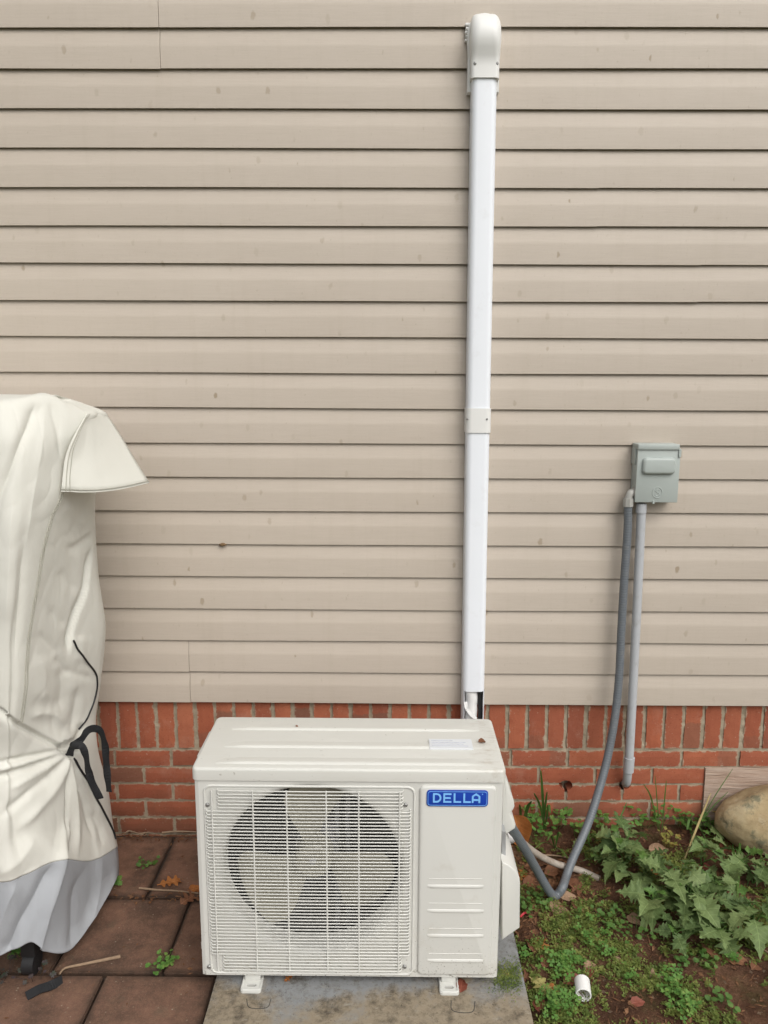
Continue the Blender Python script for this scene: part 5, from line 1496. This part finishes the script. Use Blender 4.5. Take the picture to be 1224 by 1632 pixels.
dead_leaf(1016, 1600, OVAL, 0.045, RED, 'thin reddish leaf on the bare patch below the grey tan oak leaf', .2, .1, .3, .2, .3, 31, .006)
dead_leaf(868, 1535, OVAL, 0.05, BROWN, 'dark brown leaf poking out above the clover by the pad', 1.4, .3, .3, .3, .3, 32, .012)
dead_leaf(985, 1535, OVAL, 0.035, TAN, 'small tan leaf on the ground cover right of the white pipe', -.6, .2, .3, .3, .3, 33, .008)
dead_leaf(832, 1398, OAK, 0.075, ORANGE, 'orange brown leaf beside the valve plate of the unit', .9, .3, .2, .4, .3, 34, .012)
dead_leaf(905, 1432, OVAL, 0.06, TAN, 'tan leaf right of the conduit bend', .1, .15, .2, .3, .3, 35, .010)
dead_leaf(918, 1445, OVAL, 0.045, BROWN, 'dark leaf in the litter between conduit bend and weeds', 1.5, .2, .2, .3, .3, 36, .008)
dead_leaf(1205, 1540, OVAL, 0.05, BROWN, 'brown leaf at the right edge on the bare dirt', .7, .15, .3, .3, .2, 37, .006)
dead_leaf(1045, 1395, OVAL, 0.05, ORANGE, 'orange leaf showing between the stems in the middle of the weeds', .5, .3, .3, .3, .3, 38, .02)

# ------------------------------------------------------------------ clover clumps
def clover(px, py, n, rad, size, label, seed, mat=CLOVER, hgt=0.03, group='clover clumps in the soil bed', z=None, name='clover_clump', cat='clover', n3=3):
    rnd = random.Random(seed); base = G(px, py) if z is None else oz(px, py, z); m = MB()
    for k in range(n):
        a = rnd.uniform(0, 6.28); r = rad*1.35*rnd.random()**0.7
        h = hgt*rnd.uniform(.5, 1.2)
        bx_, by_ = base.x+math.cos(a)*r, base.y+math.sin(a)*r
        bzz = soil_z(bx_, by_) if z is None else z
        tip = Vector((bx_+rnd.uniform(-.01, .01), by_+rnd.uniform(-.01, .01)-.004, bzz+h))
        m.tube([(base.x+(bx_-base.x)*.5, base.y+(by_-base.y)*.5, bzz), tip], 0.0006, 3, False)
        s = size*rnd.uniform(.5, 1.05); a0 = rnd.uniform(0, 6.28); tilt = Vector((rnd.uniform(-.35, .35), rnd.uniform(-.55, .15), 1)).normalized()
        u = tilt.orthogonal().normalized(); v = tilt.cross(u)
        for q in range(n3):
            g = a0+q*2*math.pi/n3; d = u*math.cos(g)+v*math.sin(g); e = tilt.cross(d)
            dz = tilt*(s*rnd.uniform(-.15, .25))
            pts = [tip, tip+d*s*.5+e*s*.42+dz*.3, tip+d*s*.92+e*s*.36+dz, tip+d*s*.80+dz*.6, tip+d*s*.92-e*s*.36+dz, tip+d*s*.5-e*s*.42+dz*.3]
            m.add(pts, [(0, 1, 3), (1, 2, 3), (0, 3, 5), (3, 4, 5)])
    tag(m.build(name, mat, None, base), label, cat, group)
clover(890, 1548, 34, 0.045, 0.013, 'dense clover clump above and left of the white pipe', 1)
clover(908, 1538, 22, 0.030, 0.012, 'clover clump right behind the red leaves by the white pipe', 2)
clover(836, 1530, 10, 0.018, 0.012, 'small clover clump touching the pad edge', 3)
clover(878, 1600, 26, 0.030, 0.014, 'bright clover clump left of the open pipe end', 4)
clover(908, 1605, 14, 0.020, 0.012, 'dark clover clump beside the open pipe end', 5)
clover(935, 1500, 14, 0.024, 0.011, 'clover clump in the ground cover below the conduit bend', 6)
clover(970, 1522, 12, 0.020, 0.012, 'clover clump on the edge of the bare red patch', 7)
clover(960, 1495, 8, 0.014, 0.011, 'small clover clump left of the bare red patch', 8)
clover(999, 1560, 10, 0.020, 0.012, 'clover clump just left of the curled oak leaf', 9)
clover(1075, 1590, 22, 0.035, 0.014, 'trailing clover clump right of the oak leaf', 10)
clover(1085, 1612, 18, 0.030, 0.013, 'clover clump at the bottom beside the bare dirt', 11)
clover(1065, 1565, 14, 0.026, 0.014, 'clover clump under the oak leaf stalk', 12)
clover(925, 1465, 10, 0.022, 0.010, 'clover clump right below the tan leaf at the conduit bend', 13)
clover(885, 1622, 16, 0.024, 0.012, 'clover clump at the bottom edge near the pad corner', 14)
clover(1170, 1535, 8, 0.018, 0.011, 'small clover clump by the reddish brown leaf', 15)
# broad weedlets along the wall foot
WGG = 'small weeds along the foot of the brick wall'
clover(1000, 1308, 26, 0.035, 0.013, 'green weedlet at the wall foot below the conduit hole', 21, CLOVER, .07, WGG, None, 'wall_weed', 'weed', 5)
clover(1050, 1312, 30, 0.040, 0.012, 'spiky green weedlet at the wall foot left of the boulder', 22, CLOVER, .07, WGG, None, 'wall_weed', 'weed', 6)
clover(885, 1318, 26, 0.045, 0.015, 'bright weedlet at the wall foot right of the unit', 23, CLOVER, .07, WGG, None, 'wall_weed', 'weed', 4)
clover(845, 1318, 26, 0.030, 0.012, 'weedlet at the wall foot close to the unit covers', 24, CLOVER, .085, WGG, None, 'wall_weed', 'weed', 4)
clover(1133, 1310, 30, 0.030, 0.011, 'yellowing weedlet between the timber and the boulder', 25, YELLOWG, .075, WGG, None, 'wall_weed', 'weed', 4)
clover(1065, 1350, 24, 0.028, 0.010, 'orange yellow weedlet on dark soil above the weed patch', 26, YELLOWG, .045, WGG, None, 'wall_weed', 'weed', 4)
clover(1122, 1322, 18, 0.025, 0.012, 'dark weedlet in the shade left of the boulder', 27, CLOVER, .05, WGG, None, 'wall_weed', 'weed', 4)
clover(925, 1335, 16, 0.035, 0.014, 'weedlet behind the long arm of the grey conduit', 28, CLOVER, .05, WGG, None, 'wall_weed', 'weed', 4)
clover(958, 1352, 10, 0.02, 0.010, 'tiny yellow weedlet right of the grey conduit', 29, YELLOWG, .04, WGG, None, 'wall_weed', 'weed', 4)
clover(1090, 1318, 26, 0.040, 0.012, 'green weedlet at the wall foot under the timber corner', 41, CLOVER, .055, WGG, None, 'wall_weed', 'weed', 4)
clover(1025, 1318, 20, 0.040, 0.011, 'low weedlet at the wall foot between the two spiky ones', 42, CLOVER, .04, WGG, None, 'wall_weed', 'weed', 5)
clover(950, 1322, 18, 0.040, 0.013, 'weedlet at the wall foot just right of the grey conduit', 43, CLOVER, .05, WGG, None, 'wall_weed', 'weed', 4)
clover(862, 1335, 22, 0.045, 0.012, 'weedlet over the start of the drain hose', 44, CLOVER, .05, WGG, None, 'wall_weed', 'weed', 5)
clover(840, 1450, 26, 0.035, 0.009, 'feathery green weedlet on the soil beside the terminal cover', 45, GRASS, .025, 'clover clumps in the soil bed', None, 'clover_clump', 'clover', 5)
clover(858, 1436, 22, 0.032, 0.009, 'feathery green weedlet left of the conduit bend', 46, GRASS, .022, 'clover clumps in the soil bed', None, 'clover_clump', 'clover', 5)
clover(960, 1465, 30, 0.050, 0.009, 'feathery weedlet in front of the leftmost leafy weed', 47, GRASS, .025, 'clover clumps in the soil bed', None, 'clover_clump', 'clover', 5)
clover(1010, 1490, 24, 0.045, 0.009, 'feathery weedlet under the lower left leafy weed', 48, GRASS, .025, 'clover clumps in the soil bed', None, 'clover_clump', 'clover', 5)
clover(1100, 1535, 30, 0.050, 0.009, 'feathery weedlet below the front of the weed patch', 49, GRASS, .022, 'clover clumps in the soil bed', None, 'clover_clump', 'clover', 5)
clover(1150, 1600, 16, 0.030, 0.009, 'feathery weedlet on the bare dirt at the lower right', 50, GRASS, .02, 'clover clumps in the soil bed', None, 'clover_clump', 'clover', 5)
# weeds in the patio joints
PG = 'small weeds in the patio joints'
clover(237, 1376, 18, 0.024, 0.008, 'light green weed on the dark paver by the wall', 31, GRASS, .012, PG, 0.0, 'patio_weed', 'weed', 5)
clover(262, 1538, 30, 0.034, 0.008, 'low weed in the paver joint left of the unit foot', 32, CLOVER, .015, PG, 0.0, 'patio_weed', 'weed', 5)
clover(32, 1522, 22, 0.030, 0.015, 'green weed growing under the left hem of the cover', 33, CLOVER, .05, PG, 0.0, 'patio_weed', 'weed', 4)
clover(58, 1555, 12, 0.040, 0.010, 'purple tinged weed beside the loose black strap', 34, PURPLE, .03, PG, 0.0, 'patio_weed', 'weed', 4)
clover(10, 1560, 12, 0.040, 0.010, 'purple tinged weed at the left edge under the cover', 35, PURPLE, .03, PG, 0.0, 'patio_weed', 'weed', 4)
clover(187, 1412, 4, 0.012, 0.012, 'tiny weed at the right corner of the cover hem', 36, CLOVER, .015, PG, 0.0, 'patio_weed', 'weed', 4)

# ------------------------------------------------------------------ grass stems and straws
def blade(m, base, tip, w, droop=0.0, bendx=0.0):
    base, tip = Vector(base), Vector(tip); mid = base.lerp(tip, .55)+Vector((bendx, 0, droop))
    c = catmull([base, mid, tip], 7); n = len(c)
    m.ribbon(c, [w*(0.5+1.2*math.sin(math.pi*min(.97, (i+1)/(n+0.5)))**0.8)*0.62 for i in range(n)], (1, -0.3, 0.1), 0.0005)
GGR = 'grass stems by the brick wall'
def tuft(label, bpx, blades, mat=GRASS, name='grass_stem', cat='grass'):
    b0 = G(*bpx); m = MB()
    for (tx, ty, Y, w, dr_) in blades: blade(m, b0+Vector((random.uniform(-.006, .006), random.uniform(-.006, .006), -0.002)), oy(tx, ty, Y), w, dr_)
    tag(m.build(name, mat, None, b0), label, cat, GGR)
tuft('green grass stem with long blades in front of the round hole', (868, 1322), [(862, 1228, -.05, .009, .01), (877, 1296, -.09, .008, .06), (851, 1264, -.06, .008, .02), (872, 1262, -.05, .007, .02)])
tuft('wide green grass blade touching the unit valve cover', (832, 1330), [(847, 1277, -.12, .011, .03), (828, 1282, -.14, .009, .02)])
tuft('yellow green grass stem below the conduit hole', (968, 1352), [(999, 1279, -.05, .0055, .0), (985, 1322, -.12, .011, .012), (950, 1340, -.15, .010, .015)])
tuft('thin grass stem against the bricks below the grey conduit', (1052, 1325), [(1044, 1236, -.02, .0035, .0), (1062, 1244, -.02, .004, .015), (1026, 1250, -.02, .005, .03)])
tuft('long dry straw leaning over the timber', (1091, 1372), [(1133, 1264, -.06, .0045, .0), (1130, 1268, -.06, .003, .0)], STRAW)
tuft('curved grass blade arching left of the boulder', (1100, 1330), [(1095, 1322, -.10, .009, .05), (1168, 1225, -.0, .003, .01), (1160, 1262, -.02, .0035, .01)])
tuft('grass blades on the soil behind the drain hose', (885, 1350), [(905, 1368, -.2, .007, .01), (852, 1352, -.22, .007, .02), (872, 1340, -.18, .006, .03), (893, 1330, -.15, .006, .03)])
tuft('thin grass blades in the clover above the white pipe', (895, 1540), [(897, 1505, -.50, .004, .005), (906, 1507, -.50, .004, .005), (890, 1520, -.52, .004, .01)])
tuft('grass blade with a yellow tip right of the weed patch', (1175, 1440), [(1168, 1345, -.12, .010, .0), (1152, 1420, -.2, .006, .02), (1180, 1330, -.12, .008, .01)])
tuft('bright grass blade among the weeds below the boulder', (1180, 1375), [(1172, 1343, -.09, .011, .01), (1188, 1360, -.1, .008, .01)])

# ------------------------------------------------------------------ twigs
TG = 'twigs lying about'
def twig(label, pts, r, z=None, kink=0.004):
    P = []
    for i, (a, b) in enumerate(pts):
        p = G(a, b) if z is None else oz(a, b, z)
        P.append(p+Vector((0, 0, r+random.uniform(0, kink))))
    m = MB(); c = catmull(P, 4); m.tube(c, [r*(1-.45*i/(len(c)-1)) for i in range(len(c))], 7)
    tag(m.build('twig', TWIG if z is not None else TWIG, None, P[0]), label, 'twig', TG)
twig('pale curved twig lying on the paver below the cover', [(192, 1527), (165, 1533), (130, 1540), (104, 1547), (95, 1556)], 0.0050, 0.0)
twig('thin grey twig beside the orange leaf on the patio', [(222, 1417), (250, 1420), (280, 1422), (316, 1426)], 0.0038, 0.0)
twig('pale twig along the foot of the brick wall on the patio', [(258, 1330), (275, 1327), (295, 1327), (318, 1329)], 0.0040, 0.002)
twig('broken brown twig at the wall foot right of the cover', [(200, 1330), (206, 1326), (222, 1330), (238, 1329)], 0.0032, 0.002)
twig('brown twig lying behind the drain hose', [(860, 1365), (885, 1366), (912, 1370)], 0.0035)
twig('thin twig at the right edge above the bare dirt', [(1205, 1508), (1215, 1516), (1232, 1527)], 0.0035)
twig('thin pale stalk across the dark soil below the boulder', [(1135, 1352), (1155, 1364), (1170, 1368), (1168, 1395)], 0.0016)
# red scrap by the terminal cover
m = MB(); a, b = G(829, 1467), G(840, 1459); m.ribbon([a+Vector((0, 0, .012)), a.lerp(b, .5)+Vector((0, 0, .016)), b+Vector((0, 0, .010))], 0.006, (0, 1, .4), 0.001)
tag(m.build('red_scrap', plain('red_plastic', (0.45, 0.03, 0.045), .5), None, a), 'tiny red plastic scrap on the soil beside the terminal cover', 'scrap')

# ------------------------------------------------------------------ ground cover and litter (uncountable)
rnd = random.Random(99)
bare = [((1185, 1588), 62, 34), ((1000, 1492), 40, 16), ((1010, 1612), 38, 26), ((1170, 1395), 80, 40), ((1060, 1345), 60, 16), ((1085, 1540), 26, 18), ((1190, 1545), 48, 26), ((845, 1475), 16, 26), ((880, 1400), 46, 36), ((1210, 1620), 40, 30)]
def dens(x, y, px, py):
    d = 0.46+1.2*nz(x, y, 5.0, 7.5)+1.3*nz(x, y, 9.0, 24)+0.6*nz(x, y, 2.0, 60)
    for (c, a, b) in bare:
        q = ((px-c[0])/a)**2+((py-c[1])/b)**2
        d -= 1.3*max(0, 1.25-q)
    d -= smooth(-0.42, -0.18, y)*0.35
    return d
def proj(p):
    r = np.array(p)-CAM; z = r@FWD
    return 612+F_PX*(r@RGT)/z, 816-F_PX*(r@UPV)/z
mg = MB(); mc = MB(); mk = MB(); cnt = 0
for _ in range(52000):
    x = rnd.uniform(0.372, 1.75); y = rnd.uniform(-1.15, -0.05)
    z = soil_z(x, y); px, py = proj((x, y, z))
    if rnd.random() > dens(x, y, px, py): continue
    cnt += 1
    h = rnd.uniform(.004, .020); lean = Vector((rnd.uniform(-1, 1), rnd.uniform(-1, 1), rnd.uniform(.5, 1.2))).normalized()
    b0 = Vector((x, y, z-0.001))
    for q in range(rnd.randint(4, 7)):
        p = b0+lean*h*(q+1)/5; a = q*2.4+rnd.uniform(0, 1); s = rnd.uniform(.004, .0105)
        d = Vector((math.cos(a), math.sin(a), rnd.uniform(.0, .7))).normalized(); e = Vector((-math.sin(a), math.cos(a), rnd.uniform(-.3, .3)))
        mg.add([p, p+d*s*.5+e*s*.28, p+d*s, p+d*s*.5-e*s*.28], [(0, 1, 2, 3)])
tag(mg.build('ground_cover', COVER), 'low creeping green ground cover on the soil', None, None, 'stuff')
for _ in range(4600):
    x = rnd.uniform(0.37, 1.75); y = rnd.uniform(-1.15, 0.0)
    if y < -.5 and rnd.random() < .45: continue
    if rnd.random() < .35: x = rnd.gauss(0.47, .09); y = rnd.gauss(-.34, .10)
    if x < .375: continue
    z = soil_z(x, y)+.002; a = rnd.uniform(0, 6.28); s = rnd.uniform(.003, .013)*(0.6+rnd.random()); w = s*rnd.uniform(.15, .5)
    d = Vector((math.cos(a), math.sin(a), rnd.uniform(-.1, .35))); e = Vector((-math.sin(a), math.cos(a), rnd.uniform(-.4, .4)))
    p = Vector((x, y, z))
    mc.add([p-d*s-e*w*.4, p-e*w, p+d*s, p+e*w+Vector((0, 0, w*.5))], [(0, 1, 2, 3)])
for _ in range(900):
    x = rnd.uniform(0.375, 1.75); y = rnd.uniform(-1.15, -.02); a = rnd.uniform(0, 6.28); L_ = rnd.uniform(.008, .03)
    b0 = Vector((x, y, soil_z(x, y)+.003)); d = Vector((math.cos(a), math.sin(a), 0)); e = Vector((-d.y, d.x, 0))*rnd.uniform(.0005, .0011)
    b1 = b0+d*L_+e*rnd.uniform(-4, 4); b1.z = soil_z(b1.x, b1.y)+rnd.uniform(.002, .012); mi = b0.lerp(b1, .5)+Vector((0, 0, rnd.uniform(0, .006)))
    mc.add([b0-e, b0+e, mi+e, mi-e, b1+e*.5, b1-e*.5], [(0, 1, 2, 3), (3, 2, 4, 5)])
for _ in range(420):
    x = rnd.uniform(0.40, 1.75); y = rnd.uniform(-1.15, -.02); r_ = rnd.uniform(.002, .007)
    bm = bmesh.new(); bmesh.ops.create_icosphere(bm, subdivisions=1, radius=1); z = soil_z(x, y)
    for v in bm.verts: v.co = Vector((v.co.x*r_*rnd.uniform(.7, 1.2)+x, v.co.y*r_*rnd.uniform(.7, 1.2)+y, v.co.z*r_*.7+z))
    mk.bm(bm, False)
tag(mk.build('soil_clods', SOIL), 'crumbs and clods of reddish soil on the bed', None, None, 'stuff')
def mat_litter():
    t = NT('leaf_litter'); c = t.ramp(t.noise(t.co(), 40, 3, .7), [(0.25, (0.045, 0.026, 0.016)), (0.45, (0.13, 0.06, 0.03)), (0.62, (0.22, 0.115, 0.06)), (0.85, (0.30, 0.20, 0.12))]); return t.fin(c, .85, None, .2)
LIT = mat_litter()
tag(mc.build('leaf_litter', LIT), 'brown leaf litter and bits of bark on the soil', None, None, 'stuff')
# debris in the joints of the patio and along the wall
md_ = MB()
for _ in range(900):
    k = rnd.random()
    if k < .5: x, y = rnd.uniform(-1.5, -.2), -0.02+rnd.gauss(0, .012)-abs(rnd.gauss(0, .01))
    elif k < .75: x, y = rnd.uniform(-1.5, -.47), -0.345+rnd.gauss(0, .014)
    else: x, y = rnd.uniform(-1.5, -.47), rnd.uniform(-1.1, -.03)
    if k >= .75 and rnd.random() < .5: continue
    a = rnd.uniform(0, 6.28); s = rnd.uniform(.002, .009); w = s*rnd.uniform(.2, .6); p = Vector((x, y, .004+rnd.uniform(0, .003)))
    d = Vector((math.cos(a), math.sin(a), rnd.uniform(0, .3))); e = Vector((-math.sin(a), math.cos(a), rnd.uniform(-.3, .3)))
    md_.add([p-d*s, p-e*w, p+d*s, p+e*w], [(0, 1, 2, 3)])
tag(md_.build('patio_debris', LIT), 'crumbs of leaf and bark along the patio joints and the wall foot', None, None, 'stuff')
# moss creeping over the right edge of the pad
mm = MB()
for _ in range(1500):
    px, py = rnd.gauss(811, 15), rnd.gauss(1558, 13)
    if px > 832: continue
    p = oz(px, py, 0.0495)
    if p.y < uy0-0.12: continue
    a = rnd.uniform(0, 6.28); s = rnd.uniform(.003, .006); h = rnd.uniform(0, .006)
    d = Vector((math.cos(a), math.sin(a), .5)); e = Vector((-math.sin(a), math.cos(a), 0)); q = p+Vector((0, 0, h))
    mm.add([q, q+d*s*.5+e*s*.3, q+d*s, q+d*s*.5-e*s*.3], [(0, 1, 2, 3)])
tag(mm.build('moss', COVER), 'green moss creeping over the right side of the pad', None, None, 'stuff')
